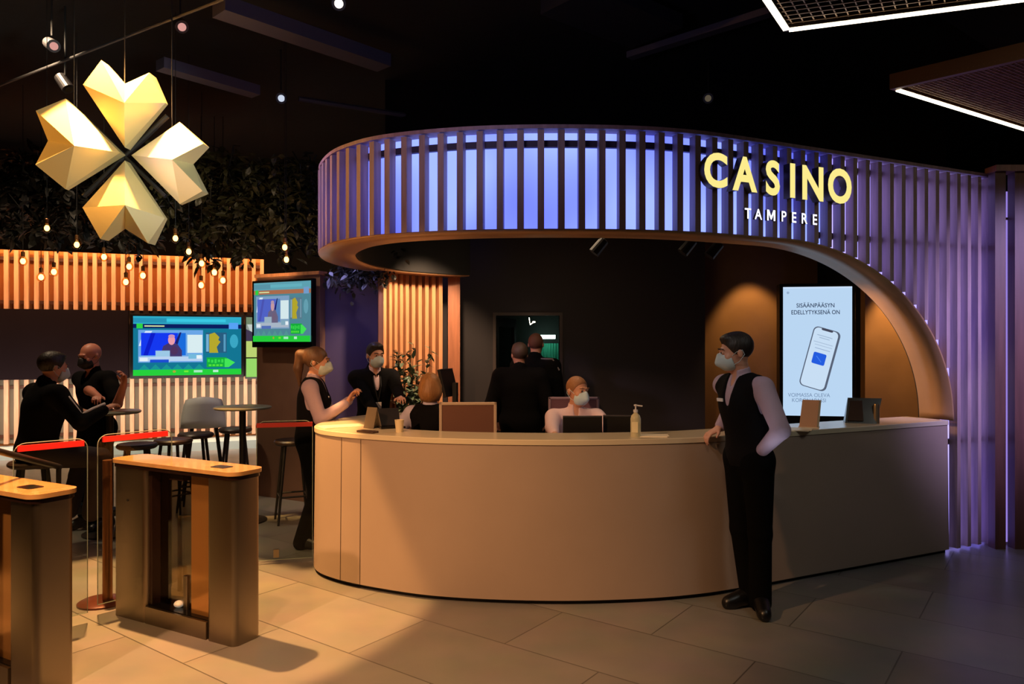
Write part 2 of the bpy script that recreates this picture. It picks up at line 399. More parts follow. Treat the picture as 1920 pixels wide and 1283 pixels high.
# added black sheet over the canopy interior, keeps the overhead light out
ic = MB(); poly = [Vector((pp[i].x+nr[i].x*TH, pp[i].y+nr[i].y*TH)) for i in range(0,N,2)]
poly += [Vector((4.3,YL(4.05)+.3)),Vector((4.3,8.9)),Vector((-.6,8.9))]
ic.add([(v.x,v.y,3.0) for v in poly],[tuple(range(len(poly)))])
ic.build('inner_light_blocker', M_black, canopy, inv=cinv)
MB().lathe([(.02,ZTOP),(.024,ZTOP+.07),(.018,ZTOP+.09),(.001,ZTOP+.095)],c=(PX(631,6.3),6.35,0),n=12).build('sensor', mat('sensor_grey',(120,115,125),.5), canopy, inv=cinv)
# right hand slatted corner beyond the canopy
root = thing('slat_screen', (4.3,6.1,0), label='tall dark wooden slatted screen at the right edge of the photo', cat='slatted screen')
inv = wm(root).inverted(); wd = wood('dark_screen_wood',(96,60,52))
Yc = 6.05
s_ = MB()
for x0,x1 in ((1866,1886),(1903,1925),(1936,1950),(1964,1978),(1992,2006)):
    s_.box(PX(x0,Yc),PX(x1,Yc),Yc,Yc+.09,0,PZ(322,Yc))
s_.build('slats', wd, root, inv=inv)
MB().box(PX(1864,Yc),PX(2010,Yc),Yc-.03,Yc+.12,PZ(322,Yc),PZ(322,Yc)+.05).build('top_rail', wood('screen_rail',(120,84,84)), root, inv=inv)
MB().box(PX(1880,Yc),PX(2010,Yc),Yc+.1,Yc+.13,PZ(408,Yc),PZ(404,Yc)).build('cross_rail', wd, root, inv=inv)
MB().box(4.10,PX(1912,6.2),6.20,6.22,.02,2.93).build('light_panel', emat('violet_panel',(160,136,235),.9), root, inv=inv)
MB().box(PX(1905,6.3),PX(2010,6.3),6.3,6.34,0,2.95).build('back_board', mat('screen_back',(38,28,34),.7), root, inv=inv)
# ================================================================ DESK
dp = [(-.74,6.72),(-1.08,6.55),(-1.33,6.27),(-1.46,5.92),(-1.475,5.62),(-1.39,5.38),(-1.2,5.195),(-.936,5.04),(-.558,4.88),(-.15,4.80),(.341,4.77),(.82,4.81),(1.18,4.89),(1.505,5.015),(2.2,YL(2.2)),(2.9,YL(2.9)),(3.525,YL(3.525))]
dl = resample(catmull(dp,10),.06); dnm = normals(dl); DT = 1.055; n = len(dl)
def dk(i,d,z): return Vector((dl[i].x+dnm[i].x*d, dl[i].y+dnm[i].y*d, z))
desk = thing('reception_desk', (.34,5.0,0), label='long curved pale reception desk under the glowing slatted canopy', cat='reception desk')
dinv = wm(desk).inverted()
M_desk = mat('desk_laminate',(166,145,130),.42,var=.03,vscale=2.5)
def loop_solid(mb, prof):      # prof: closed list of (offset, z)
    m = len(prof); R = [[dk(i,d,z) for i in range(n)] for d,z in prof]
    for k in range(m): ribbon(mb, R[k], R[(k+1)%m])
    for i in (0,n-1): mb.add([R[k][i] for k in range(m)],[tuple(range(m))])
f = MB(); loop_solid(f,[(-.012,.03),(.0,DT-.035),(.03,DT-.035),(.03,.03)]); f.build('front_panel', M_desk, desk, inv=dinv, smooth=True)
f = MB(); loop_solid(f,[(.02,0),(.02,.03),(.05,.03),(.05,0)]); f.build('plinth', M_black, desk, inv=dinv)
f = MB(); loop_solid(f,[(-.008,DT-.034),(-.008,DT-.004),(-.003,DT),(.36,DT),(.36,DT-.034)]); f.build('countertop', mat('counter_cream',(212,196,168),.22), desk, inv=dinv, smooth=True)
f = MB(); loop_solid(f,[(.30,.0),(.30,DT-.034),(.33,DT-.034),(.33,0)]); f.build('inner_panel', mat('desk_inner',(92,70,60),.6), desk, inv=dinv)
sm_ = MB()
for px in (637,672):
    i = min(range(n), key=lambda i: abs(CX+F*dl[i].x/dl[i].y-px)+(100 if dl[i].y>5.6 else 0))
    v = dk(i,-.0135,0); tt = Vector((dnm[i].y,-dnm[i].x,0))*.0025
    v2 = dk(i,-.0015,0)
    sm_.add([v-tt+Vector((0,0,.03)),v+tt+Vector((0,0,.03)),v2+tt+Vector((0,0,DT-.04)),v2-tt+Vector((0,0,DT-.04))],[(0,1,2,3)])
sm_.build('seam', mat('seam_dark',(70,52,40),.7), desk, inv=dinv)
# ================================================================ SIGN LETTERS
M_gold_let = emat('letter_gold',(253,236,142),1.0); M_white_let = emat('letter_white',(240,240,255),2.2)
M_let_side = mat('letter_side',(90,72,40),.4,.6)
def sign(word, pxs, pys, hpx, mface, root, offs, depth=.03, out=.05, wide=None):
    inv = wm(root).inverted()
    for ch, px, py in zip(word, pxs, pys):
        u = (px-CX)/F
        best = min(range(len(fl)), key=lambda i: abs(fl[i].x/fl[i].y-u)+(10 if fl[i].y>5.3 and fl[i].x<1.8 else 0)); p = fl[best]; nrm = fn[best]
        # exact point on the chord
        X = p.x + (u*p.y-p.x)
        pos = Vector((u*(p.y-nrm.y*out), p.y-nrm.y*out, PZ(py,p.y)))
        size = hpx/F*p.y/.73
        if ch == 'M':
            hh = .73*size; t_ = .15*size; ww = .80*size; d_ = t_*1.25
            o = MB().prism([(0,0),(t_,0),(t_,hh*.68),(ww/2-t_*.42,hh*.12),(ww/2+t_*.42,hh*.12),(ww-t_,hh*.68),(ww-t_,0),(ww,0),(ww,hh),(ww-d_,hh),(ww/2,hh*.40),(d_,hh),(0,hh)],-depth,depth).build('letter', mface, root)
        else: o = text_mesh(ch, size, depth, mface, offset=offs*size, name='letter', parent=root)
        me = o.data; me.materials.append(M_let_side)
        for pl in me.polygons: pl.material_index = 0 if pl.normal.z > .5 else 1
        ys = [v.co.y for v in me.vertices]; cy = (min(ys)+max(ys))/2; xs = [v.co.x for v in me.vertices]; cx = (min(xs)+max(xs))/2
        for v in me.vertices: v.co.y -= cy; v.co.x -= cx
        Mx = Matrix.Translation(pos) @ Matrix.Rotation(math.atan2(-nrm.x,nrm.y),4,'Z') @ Matrix.Rotation(PI/2,4,'X')
        o.matrix_local = inv @ Mx
        if wide: 
            for v in me.vertices: v.co.x *= wide
r1 = thing('sign', (1.9,5.1,2.7), label='large gold letters reading CASINO on the canopy slats', cat='sign')
sign('CASINO',(1337,1391,1443,1480,1518,1568.5),(324,331,338,343,348,353),(62),M_gold_let,r1,.034,wide=.9)
r2 = thing('sign', (1.8,5.1,2.45), label='small white glowing letters reading TAMPERE below the gold word', cat='sign')
sign('TAMPERE',(1400.5,1420,1444,1468,1487,1506.5,1526),(402,403.5,405.5,407.5,409.5,411.5,413.5),(20),M_white_let,r2,.012,.01,.03,wide=.92)
# ================================================================ SCREENS
def polyc(cx,cy,rx,ry,n=16): return [(cx+rx*math.cos(2*PI*k/n), cy+ry*math.sin(2*PI*k/n)) for k in range(n)]
def screen_mesh(name, root, M, W_, H_, items, es=1.):
    """items: (polygon in 0..1 picture fractions with y down, colour)"""
    mb = MB(); ms = []; cols = {}
    for k,(pl,c) in enumerate(items):
        key = c
        if key not in cols: cols[key] = len(ms); ms.append(emat('screen_%02x%02x%02x_%g'%(*c,es), c, es))
        mb.cm = cols[key]; y = -.0004*(k+1)
        mb.add([M @ Vector((a*W_, y, H_-b_*H_)) for a,b_ in pl], [tuple(range(len(pl)))])
    if len(ms) == 1: ms = ms[0]
    return mb.build(name, ms, root)
def R_(x0,y0,x1,y1): return [(x0,y1),(x1,y1),(x1,y0),(x0,y0)]
def tv_items(pale=False):
    f = (lambda c: tuple(int(v*.55+160*.45) for v in c)) if pale else (lambda c: c)
    it = [(R_(0,0,1,1),f((20,120,150))), (R_(0,0,1,.13),f((48,176,205))), (R_(.0,.03,.3,.11),f((40,150,185))), (R_(.3,.04,.85,.09),f((60,205,232))),
      (R_(0,.13,1,.2),(176,112,80) if pale else (12,30,96)), (R_(.03,.125,.085,.205),(50,215,70)), (R_(.1,.155,.28,.175),(225,235,170)),
      (R_(.88,.1,.97,.21),f((90,165,250))),
      (R_(.045,.23,.635,.78),f((110,170,235))), ([(.05,.5),(.08,.33),(.11,.25),(.17,.25),(.09,.5)],(225,240,255)),
      (R_(.07,.28,.475,.66),f((22,58,245))), ([(.09,.66),(.16,.28),(.2,.28),(.13,.66)],f((14,30,205))), (R_(.40,.28,.475,.66),f((28,110,225))),
      ([(.375,.45),(.42,.27),(.435,.27),(.40,.48)],(30,30,110)),
      ([(.25,.62),(.27,.5),(.33,.44),(.4,.47),(.44,.58),(.44,.68),(.25,.68)],f((70,55,110))),
      (polyc(.345,.4,.032,.085),f((240,160,175))), (polyc(.37,.58,.035,.07),f((80,50,95))), (polyc(.345,.335,.03,.03),f((205,150,190))),
      (R_(.2,.58,.33,.78),f((160,205,235))), (R_(.05,.68,.63,.76),f((190,215,245))), (R_(.06,.7,.13,.76),(235,245,255)), (R_(.15,.73,.32,.78),f((30,80,215))),
      (R_(.49,.31,.63,.62),(222,242,246)), (R_(.5,.64,.62,.72),f((120,190,225))), (R_(.575,.66,.625,.72),(240,250,255)),
      (R_(.66,.27,.86,.62),f((42,95,130))), (R_(.665,.3,.69,.6),f((120,180,215))), (R_(.83,.3,.85,.6),f((90,160,195))),
      ([(.695,.3),(.745,.27),(.79,.35),(.78,.4),(.8,.43),(.765,.52),(.78,.62),(.695,.62)],(185,172,46)),
      (polyc(.93,.42,.04,.12),f((60,170,200))), (R_(.67,.7,.86,.87),(24,178,62)),
      ([(.84,.72),(.87,.72),(.94,.79),(.88,.87),(.84,.87)],(70,235,90)),
      (R_(0,.9,1,1),(40,212,62)), (polyc(.37,.935,.015,.02),(180,170,60)), (R_(.46,.92,.5,.95),(120,240,60)), (R_(.55,.915,.63,.955),(170,240,200)), (R_(.73,.915,.78,.955),(190,245,215))]
    for k in range(6): it.append(([(.05+.1*k,.9),(.1+.1*k,.81),(.15+.1*k,.9)],f((26,150,150))))
    for k in range(5): it.append((R_(.68+.032*k,.73+.01*(k%2),.70+.032*k,.78+.01*(k%3)),(60,225,80)))
    for k in range(4): it.append((R_(.69+.035*k,.82,.715+.035*k,.85),(90,235,60)))
    return it
# big tv on the lounge wall
sa, sb = s_at(245), s_at(457)
ya = (A+du*sa).y; yb = (A+du*sb).y
tz1 = (PZ(588,ya)+PZ(592,yb))/2; tz0 = (PZ(707,ya)+PZ(710,yb))/2
root = thing('television', LW((sa+sb)/2,.03,tz0), math.atan2(du.y,du.x), 'large wide television on the lounge wall showing a studio presenter', 'television')
Wt = sb-sa; Ht = tz1-tz0
MB().box(-Wt/2,Wt/2,-.03,.004,0,Ht).build('bezel', M_blackgl, root, bevel=.004)
screen_mesh('screen', root, Matrix.Translation((-Wt/2+.04,-.031,.045)), Wt-.08, Ht-.08, tv_items(), .95)
# narrow screen beside it
sa, sb = s_at(459.5), s_at(483); yb = (A+du*sb).y
z1_, z0_ = PZ(592,yb), PZ(710,yb)
root = thing('display_screen', LW((sa+sb)/2,.03,z0_), math.atan2(du.y,du.x), 'narrow upright screen with two pale green blocks beside the large television', 'screen')
Wn = sb-sa; Hn = z1_-z0_
MB().box(-Wn/2,Wn/2,-.03,.004,0,Hn).build('bezel', M_blackgl, root)
screen_mesh('screen', root, Matrix.Translation((-Wn/2+.015,-.031,.03)), Wn-.03, Hn-.06,
  [(R_(0,0,1,.4),(150,160,150)),(R_(0,0,1,.12),(120,140,110)),([(.1,.12),(.9,.12),(.95,.28),(.4,.25)],(205,215,210)),([(0,.2),(.5,.24),(1,.33),(1,.4),(0,.4)],(70,60,85)),(R_(0,.4,1,.67),(196,220,120)),(R_(0,.69,1,1),(160,226,110))], .9)
# tv on the brown wall box
def at(px):
    u = (px-CX)/F; return (u*ta.y-ta.x)/(td.x-u*td.y)
s0_, s1_ = at(490), at(602); y0_ = (ta+td*s0_).y; y1_ = (ta+td*s1_).y
z0_ = (PZ(655,y0_)+PZ(648,y1_))/2; z1_ = (PZ(531,y0_)+PZ(521,y1_))/2; c_ = ta+td*((s0_+s1_)/2)+tn*.1
root = thing('television', (c_.x,c_.y,z0_), math.atan2(td.y,td.x), 'smaller television on the brown wall beside the violet wall, showing the same studio programme', 'television')
Wt = s1_-s0_; Ht = z1_-z0_
MB().box(-Wt/2,Wt/2,-.03,.03,0,Ht).build('bezel', M_blackgl, root, bevel=.004)
screen_mesh('screen', root, Matrix.Translation((-Wt/2+.03,-.031,.06)), Wt-.045, Ht-.085, tv_items(True), .9)
MB().box(-.15,.15,.03,.085,.15,.4).build('wall_mount', M_steel, root)
# totem display
Yt = 6.85
root = thing('display_totem', (PX(1532,Yt),Yt,0), math.radians(-9), 'tall upright display totem showing a phone outline on a pale blue screen', 'display')
Wk = PX(1594,Yt)-PX(1471,Yt)+.0; zk0, zk1 = PZ(780,Yt), PZ(538,Yt)
MB().box(-Wk/2-.03,Wk/2+.03,-.01,.14,.02,zk1+.03).build('housing', M_blackgl, root, bevel=.006)
MB().box(-Wk/2-.1,Wk/2+.1,-.12,.26,0,.02).build('base', M_black, root)
Mk = Matrix.Translation((-Wk/2,-.0112,zk0)); Hk = zk1-zk0
def rot(pl,a,cx,cy,asp):
    o=[]
    for x,y in pl:
        dx=(x-cx)*asp; dy=y-cy; o.append((cx+(dx*math.cos(a)-dy*math.sin(a))/asp, cy+dx*math.sin(a)+dy*math.cos(a)))
    return o
asp = Wk/Hk; ph = lambda pl: [ (x+ (0.63-y)*.35*0 , y) for x,y in pl]
def phs(pl):   # slanted phone
    return [(.52+(x-.5)*.78-(y-.5)*.42, .555+(y-.5)*.82+(x-.5)*.12) for x,y in pl]
def rr(x0,y0,x1,y1,r,ry):
    o=[]
    for cx,cy,a0 in ((x1-r,y1-ry,0),(x0+r,y1-ry,PI/2),(x0+r,y0+ry,PI),(x1-r,y0+ry,1.5*PI)):
        for k in range(5):
            a=a0+PI/2*k/4; o.append((cx+r*math.cos(a),cy+ry*math.sin(a)))
    return o
sky=(186,214,242)
items=[(R_(0,0,1,1),sky),(R_(.0,.0,1,.012),(205,225,250)),
 (phs(rr(.27,.22,.77,.78,.09,.045)),(88,98,118)),(phs(rr(.29,.228,.73,.772,.08,.04)),(200,222,244)),
 (phs(rr(.41,.224,.62,.243,.03,.008)),(70,72,88)),
 (phs(R_(.36,.29,.64,.297)),(160,182,208)),(phs(R_(.41,.31,.6,.317)),(160,182,208)),(phs(R_(.33,.355,.68,.361)),(165,186,212)),(phs(R_(.36,.38,.68,.385)),(165,186,212)),(phs(R_(.38,.41,.66,.416)),(150,172,205)),
 (phs(rr(.385,.45,.62,.555,.03,.012)),(36,92,222)),(phs([(.45,.48),(.56,.525),(.55,.53),(.44,.485)]),(70,130,240)),
 (polyc(.07,.045,.02,.01),(150,175,205))]
screen_mesh('screen', root, Mk, Wk, Hk, items, 1.0)
mtx = emat('screen_text',(52,68,100),.8); mtl = emat('screen_text_light',(120,145,180),.9)
for body,cx,cy,sz,mm in (('SISÄÄNPÄÄSYN',.47,.16,.068,mtx),('EDELLYTYKSENÄ ON',.47,.213,.068,mtx)):
    o = text_mesh(body, Hk*.046, .0002, mm, offset=.0006, name='text', parent=root)
    xs=[v.co.x for v in o.data.vertices]; k = Wk*(.56 if 'ON' not in body[-3:] else .70)/(max(xs)-min(xs)) if False else Wk*(.70 if body.endswith(' ON') else .55)/(max(xs)-min(xs))
    for v in o.data.vertices: v.co.x*=k
    o.location=(-Wk/2+cx*Wk,-.018,zk0+Hk*(1-cy)); o.rotation_euler=(PI/2,0,0)
for body,cx,cy,wd2 in (('VOIMASSA OLEVA',.375,.853,.61),('KORONAPASSI',.375,.893,.49)):
    o = text_mesh(body, Hk*.042, .0002, mtl, offset=0, name='text', parent=root)
    xs=[v.co.x for v in o.data.vertices]; k=Wk*wd2/(max(xs)-min(xs))
    for v in o.data.vertices: v.co.x*=k
    o.location=(-Wk/2+cx*Wk,-.018,zk0+Hk*(1-cy)); o.rotation_euler=(PI/2,0,0)
# ================================================================ CLOVER
Yv = 5.5
def cz(x,y,dep): return P(x/3.055, 80+y/3.055, Yv+dep)
M_clo = mat('brushed_gold',(230,216,158),.34,.45,bump=.05,bscale=25)
root = thing('clover_ornament', tuple(P(233,292,Yv)), label='large faceted gold four-leaf clover hanging from the ceiling', cat='ornament')
inv = wm(root).inverted()
petals = [
 [(715,600),(475,240),(580,100),(716,235),(855,172),(948,345),(712,345)],
 [(715,675),(945,1005),(848,1150),(715,1065),(575,1125),(472,945),(715,930)],
 [(688,630),(375,840),(203,700),(275,562),(205,390),(375,320),(425,590)],
 [(752,645),(1028,455),(1165,578),(1105,695),(1160,850),(1030,925),(985,670)]]
for pt in petals:
    mb = MB(); dep = [.02,.06,-.01,.09,-.01,.06]
    T = [cz(x,y,dep[i]) for i,(x,y) in enumerate(pt[:6])]; C0 = cz(*pt[6],-.2)
    back = [v+Vector((0,.07-v.y+Yv+.02,0)) if False else Vector((v.x,Yv+.1,v.z)) for v in T]
    vs=[*T,C0]; mb.add(vs,[(i,(i+1)%6,6) for i in range(6)])
    mb.add([*T,*back],[(i,6+i,6+(i+1)%6,(i+1)%6) for i in range(6)]+[tuple(range(6,12))])
    o = mb.build('petal', M_clo, root, inv=inv)
    import bmesh
    bm = bmesh.new(); bm.from_mesh(o.data); bmesh.ops.remove_doubles(bm, verts=bm.verts, dist=1e-4); bmesh.ops.recalc_face_normals(bm, faces=bm.faces); bm.to_mesh(o.data); bm.free()
fr_ = MB()
for a_,b2 in (((475,420),(950,880)),((960,420),(480,880))): fr_.tube([cz(a_[0],a_[1],.12),cz(b2[0],b2[1],.12)],.02)
fr_.build('frame', M_black, root, inv=inv)
cb = MB()
for a_ in ((425,590),(985,670),(715,345)):
    p = cz(*a_,.1); cb.tube([p,Vector((p.x,p.y,4.7))],.004,6)
cb.build('cable', mat('cable_black',(30,28,28),.5), root, inv=inv)
# ================================================================ BULBS
bl = [(88,428),(144,459),(43,490),(195,482),(101,510),(77,520),(242,500),(268,517),(236,529),(329,447),(354,472),(378,494),(402,511),(418,526),(377,535),(534,464),(537,487)]
M_bulb = emat('bulb_filament',(255,200,120),9.)
M_cord = mat('cord_black',(16,14,13),.6); M_brass = mat('brass_socket',(130,90,50),.4,.8)
M_env = glassmat('bulb_glass',(255,226,180))
bulb0 = None
for k,(px,py) in enumerate(bl):
    if k >= 15: Yb = 6.9+.3*(k-15)
    else: Yb = min(1330/(CY-py), 10.0)
    p = P(px,py,Yb); r = 8.5/F*Yb
    if bulb0 is None:
        b0 = thing('pendant_bulb', p)
        MB().sphere((0,0,0),(.032,.032,.04)).build('filament', M_bulb, b0, smooth='y')
        MB().lathe([(.001,-.062),(.03,-.055),(.052,-.025),(.056,.0),(.046,.03),(.026,.055),(.02,.075)],n=16).build('glass', M_env, b0, smooth='y')
        MB().lathe([(.022,.06),(.024,.12),(.012,.13)],n=12).build('socket', M_brass, b0)
        MB().tube([(0,0,.13),(0,0,1.0)],.004,6).build('cord', M_cord, b0)
        bulb0 = b0; o = b0
    else: o = copy_tree(bulb0); o.location = p
    c = r/.06; o.scale = (min(1.1,c),)*3
    for ch in o.children:
        if ch.name.startswith('cord'): ch.scale = (1,1,(4.7-p.z-.13*c)/c/.87); ch.location = (0,0,.13-.13*ch.scale[2])
bl_lab = ['glowing pendant bulb hanging highest at far left, below the left gold petal','pendant bulb to the lower right of the highest left bulb, above the slats','pendant bulb nearest the left photo edge, in front of orange slats','third bulb down the row that descends below the clover','pendant bulb in the far left cluster, right of the lowest one','lowest pendant bulb of the far left cluster','pendant bulb at the top of the middle three-bulb cluster','rightmost pendant bulb of the middle three-bulb cluster','lowest pendant bulb of the middle three-bulb cluster','highest pendant bulb of the right hand row, right of the bottom petal','second pendant bulb of the right hand row','third pendant bulb of the right hand row','fourth pendant bulb of the right hand row','rightmost pendant bulb in front of the orange slats','lowest pendant bulb below the right hand row','upper pendant bulb hanging in foliage above the smaller television','lower pendant bulb hanging in foliage above the smaller television']
bs = [o for o in COL.objects if o.name.startswith('pendant_bulb')]
for o,l in zip(bs, bl_lab): tag(o,l,'light bulb','glowing pendant bulbs over the lounge')
for k,(px,py) in enumerate(bl):
    if k in (1,4,7,10,13,16):
        pass
# ================================================================ FOLIAGE
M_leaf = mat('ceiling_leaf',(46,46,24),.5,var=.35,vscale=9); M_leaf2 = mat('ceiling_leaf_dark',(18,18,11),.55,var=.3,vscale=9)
def leaf(mb, p, L, wd_, d, nrm):
    d = d.normalized(); s = d.cross(nrm).normalized(); nrm2 = s.cross(d)
    a = p; b1 = p+d*L*.35+s*wd_*.5+nrm2*L*.05; b2 = p+d*L*.35-s*wd_*.5+nrm2*L*.05; c1 = p+d*L*.7+s*wd_*.38; c2 = p+d*L*.7-s*wd_*.38; e_ = p+d*L-nrm2*L*.12
    m1 = p+d*L*.35; m2 = p+d*L*.7
    mb.add([a,b1,m1,b2,c1,m2,c2,e_],[(0,2,1),(0,3,2),(1,2,5,4),(2,3,6,5),(4,5,7),(5,6,7)])
def foliage(px0,py0,px1,py1,Y,n,label,L=.13,m=None,dy=.5,strands=10):
    c = P((px0+px1)/2,(py0+py1)/2,Y)
    root = thing('hanging_foliage', tuple(c), label=label, cat='plant', group='greenery hanging from the lounge ceiling')
    inv = wm(root).inverted(); mb = MB(); st = MB()
    ztop = PZ(py0,Y)
    for k in range(strands):
        x = PX(px0+(px1-px0)*(k+random.random())/strands,Y); y = Y+random.uniform(-dy,dy); zb_ = PZ(py0+(py1-py0)*(random.uniform(.45,1)),Y)
        pts=[Vector((x,y,ztop+.25))]
        nseg=6
        for q in range(1,nseg+1): pts.append(Vector((x+random.uniform(-.12,.12),y+random.uniform(-.1,.1),ztop+.25+(zb_-ztop-.25)*q/nseg)))
        st.tube(pts,.008,5)
        for q in range(n//strands):
            t = random.random()**.8*nseg; i=min(nseg-1,int(t)); p = pts[i].lerp(pts[i+1],t-i)+Vector((random.gauss(0,.06),random.gauss(0,.06),random.gauss(0,.05)))
            d = Vector((random.gauss(0,1),random.gauss(0,1),random.gauss(-.5,.6)))
            leaf(mb,p,L*random.uniform(.6,1.3),L*.45,d,Vector((random.gauss(0,.4),random.gauss(0,.4),1)))
    mb.build('leaves', m or M_leaf, root, inv=inv); st.build('stems', M_leaf2, root, inv=inv)
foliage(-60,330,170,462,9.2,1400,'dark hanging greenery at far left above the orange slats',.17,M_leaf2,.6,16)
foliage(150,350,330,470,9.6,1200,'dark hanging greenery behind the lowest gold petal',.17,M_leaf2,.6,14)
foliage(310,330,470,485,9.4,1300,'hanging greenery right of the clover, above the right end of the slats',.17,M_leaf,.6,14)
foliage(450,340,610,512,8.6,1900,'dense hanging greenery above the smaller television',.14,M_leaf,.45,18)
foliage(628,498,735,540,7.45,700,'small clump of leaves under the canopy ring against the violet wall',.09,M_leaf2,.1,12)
# ================================================================ CEILING PANELS AND FIXTURES
M_led = emat('led_strip',(255,240,205),5.)
def raft(c, e1, e2, z, lab, leds, mesh_step, matf, matm, hgt=.09, plate=False):
    c = Vector(c); e1 = Vector(e1); e2 = Vector(e2); root = thing('ceiling_panel', (c.x,c.y,z), label=lab, cat='ceiling panel')
    inv = wm(root).inverted(); n1=e1.normalized(); n2=e2.normalized()
    V3 = lambda p,zz: Vector((p.x,p.y,zz))
    fr = MB(); ft=.035
    P4=[c,c+e1,c+e1+e2,c+e2]; I4=[c+(n1+n2)*ft,c+e1+(-n1+n2)*ft,c+e1+e2-(n1+n2)*ft,c+e2+(n1-n2)*ft]
    for i in range(4):
        j=(i+1)%4
        fr.add([V3(P4[i],z),V3(P4[j],z),V3(I4[j],z),V3(I4[i],z),V3(P4[i],z+hgt),V3(P4[j],z+hgt),V3(I4[j],z+hgt),V3(I4[i],z+hgt)],[(0,1,2,3),(4,7,6,5),(0,4,5,1),(3,2,6,7)])
    fr.build('frame', matf, root, inv=inv)
    for i,(t0,t1) in leds:
        j=(i+1)%4; a=I4[i].lerp(I4[j],t0); b_=I4[i].lerp(I4[j],t1); out=(P4[i]-I4[i]); d=(b_-a).normalized(); s_=Vector((-d.y,d.x)); s_ = s_ if s_.dot(out)>0 else -s_
        a1=a+s_*.028; b1=b_+s_*.028
        MB().add([V3(a,z-.006),V3(b_,z-.006),V3(b1,z-.006),V3(a1,z-.006),V3(a,z+.004),V3(b_,z+.004),V3(b1,z+.004),V3(a1,z+.004)],[(0,1,2,3),(7,6,5,4),(0,4,5,1),(1,5,6,2),(2,6,7,3),(3,7,4,0)]).build('led_strip', M_led, root, inv=inv)
    g = MB(); L1=e1.length; L2=e2.length
    k=mesh_step
    while k<L1-.04:
        p=c+n1*k; q=p+e2; w_=.0028
        g.add([V3(p-n1*w_,z+.02),V3(p+n1*w_,z+.02),V3(q+n1*w_,z+.02),V3(q-n1*w_,z+.02)],[(0,1,2,3)]); k+=mesh_step
    k=mesh_step
    while k<L2-.04:
        p=c+n2*k; q=p+e1; w_=.0028
        g.add([V3(p-n2*w_,z+.022),V3(p+n2*w_,z+.022),V3(q+n2*w_,z+.022),V3(q-n2*w_,z+.022)],[(0,1,2,3)]); k+=mesh_step
    if plate: MB().add([V3(c,z+.06),V3(c+e1,z+.06),V3(c+e1+e2,z+.06),V3(c+e2,z+.06)],[(0,1,2,3)]).build('backing_plate', mat('plate_brown',(150,104,76),.6), root, inv=inv)
    o=g.build('mesh_grille', matm, root, inv=inv); o.modifiers.new('s','SOLIDIFY').thickness=.004
    return root
M_pan = mat('panel_frame_brown',(120,84,58),.4,.3); M_wire = mat('wire_mesh',(150,120,100),.4,.6)
raft((1.33,3.66),(2.35,-.816),(-.62,-.96),3.2,'mesh ceiling panel with bright light strip at the top right corner',[(0,(0,1)),(3,(0,1))],.05,mat('panel_frame_dark',(50,36,32),.4),M_wire)
raft((2.27,4.49),(2.1,1.31),(1.3,-1.33),3.2,'brown ceiling panel with one bright light strip, lower of the two at right',[(0,(.005,1))],.026,M_pan,mat('wire_mesh_brown',(150,110,86),.5,.3),plate=True)
# pipes and ducts of the black ceiling
M_duct = mat('duct_grey',(92,88,108),.5,.2); M_duct2 = mat('duct_dark',(40,40,48),.55)
def duct(a,b_,w_,h_,lab,m=M_duct,name='ceiling_duct'):
    a=Vector(a); b_=Vector(b_); d=(b_-a); L=d.length; M=Matrix.Translation(a) @ d.to_track_quat('X','Z').to_matrix().to_4x4()
    root_o = MB().box(0,L,-w_/2,w_/2,-h_/2,h_/2,M).build(name,m); return tag(root_o,lab,'ceiling duct' if name=='ceiling_duct' else 'ceiling beam')
def atz(px,py,z): Y=(z-H)*F/(CY-py); return P(px,py,Y)
duct(atz(410,12,4.4),atz(720,118,4.4),.22,.12,'grey duct slanting down right across the ceiling above the clover')
duct(atz(300,120,4.3),atz(480,172,4.3),.16,.1,'short grey duct just right of the clover top',M_duct)
duct(atz(1180,105,4.5),atz(1450,20,4.5),.1,.06,'thin grey ceiling rail sloping up right above the canopy')
duct(atz(1060,-10,4.5),atz(1230,60,4.5),.6,.12,'wide dark duct near the top centre of the ceiling',M_duct2)
duct(atz(1800,-20,4.5),atz(1960,100,4.5),.5,.12,'wide dark duct between the two lit ceiling panels',M_duct2)
tag(MB().tube([atz(-20,168,4.2),atz(420,-2,4.2)],.012).build('lighting_track', mat('track_grey',(100,98,100),.4,.5)),'long thin lighting track crossing the top left ceiling','lighting track')
tag(MB().tube([atz(560,185,4.3),atz(880,235,4.3)],.03).build('ceiling_pipe', mat('pipe_dark',(60,58,70),.5)),'thin dark pipe running across the ceiling left of the canopy','pipe')
def spotfix(p, aim, lab, lit=True, c=(225,160,150), es=.9, name='track_spotlight'):
    p=Vector(p); root=thing(name,tuple(p),label=lab,cat='spotlight'); q=(Vector(aim)-p).to_track_quat('-Z','Y').to_matrix().to_4x4()
    MB().lathe([(.02,.1),(.05,.09),(.055,-.06),(.048,-.06)],n=16,M=q).build('body', mat('spot_body',(34,32,34),.4), root)
    MB().lathe([(.034,-.055),(.034,-.066)],n=16,M=q).build('lens', emat('spot_lens_%d'%c[1],c,es) if lit else M_blackgl, root)
    MB().tube([(0,0,.08),(0,0,max(.1,4.7-p.z))],.008,6).build('stem', M_black, root)
spotfix(atz(97,84,4.3),(0,3,1.7),'lit pink spotlight at the top left corner of the ceiling')
spotfix(atz(338,46,4.4),(0,3,1.0),'small lit spotlight near the lighting track above the clover',es=.35)
spotfix(atz(634,4,4.35),(.3,1,1),'bright spotlight at the very top of the photo left of centre',c=(255,240,225),es=2.5)
spotfix(atz(527,184,4.2),(0,1,1.7),'small white camera-like spotlight below the slanting duct',c=(225,235,255),es=.8)
spotfix(atz(122,158,4.0),(-1,6,0),'dark round spotlight behind the upper left petal',lit=False)
spotfix(atz(1328,184,4.3),(0,1,1.7),'faint spotlight in the dark ceiling above the canopy',es=.15,c=(200,180,150))
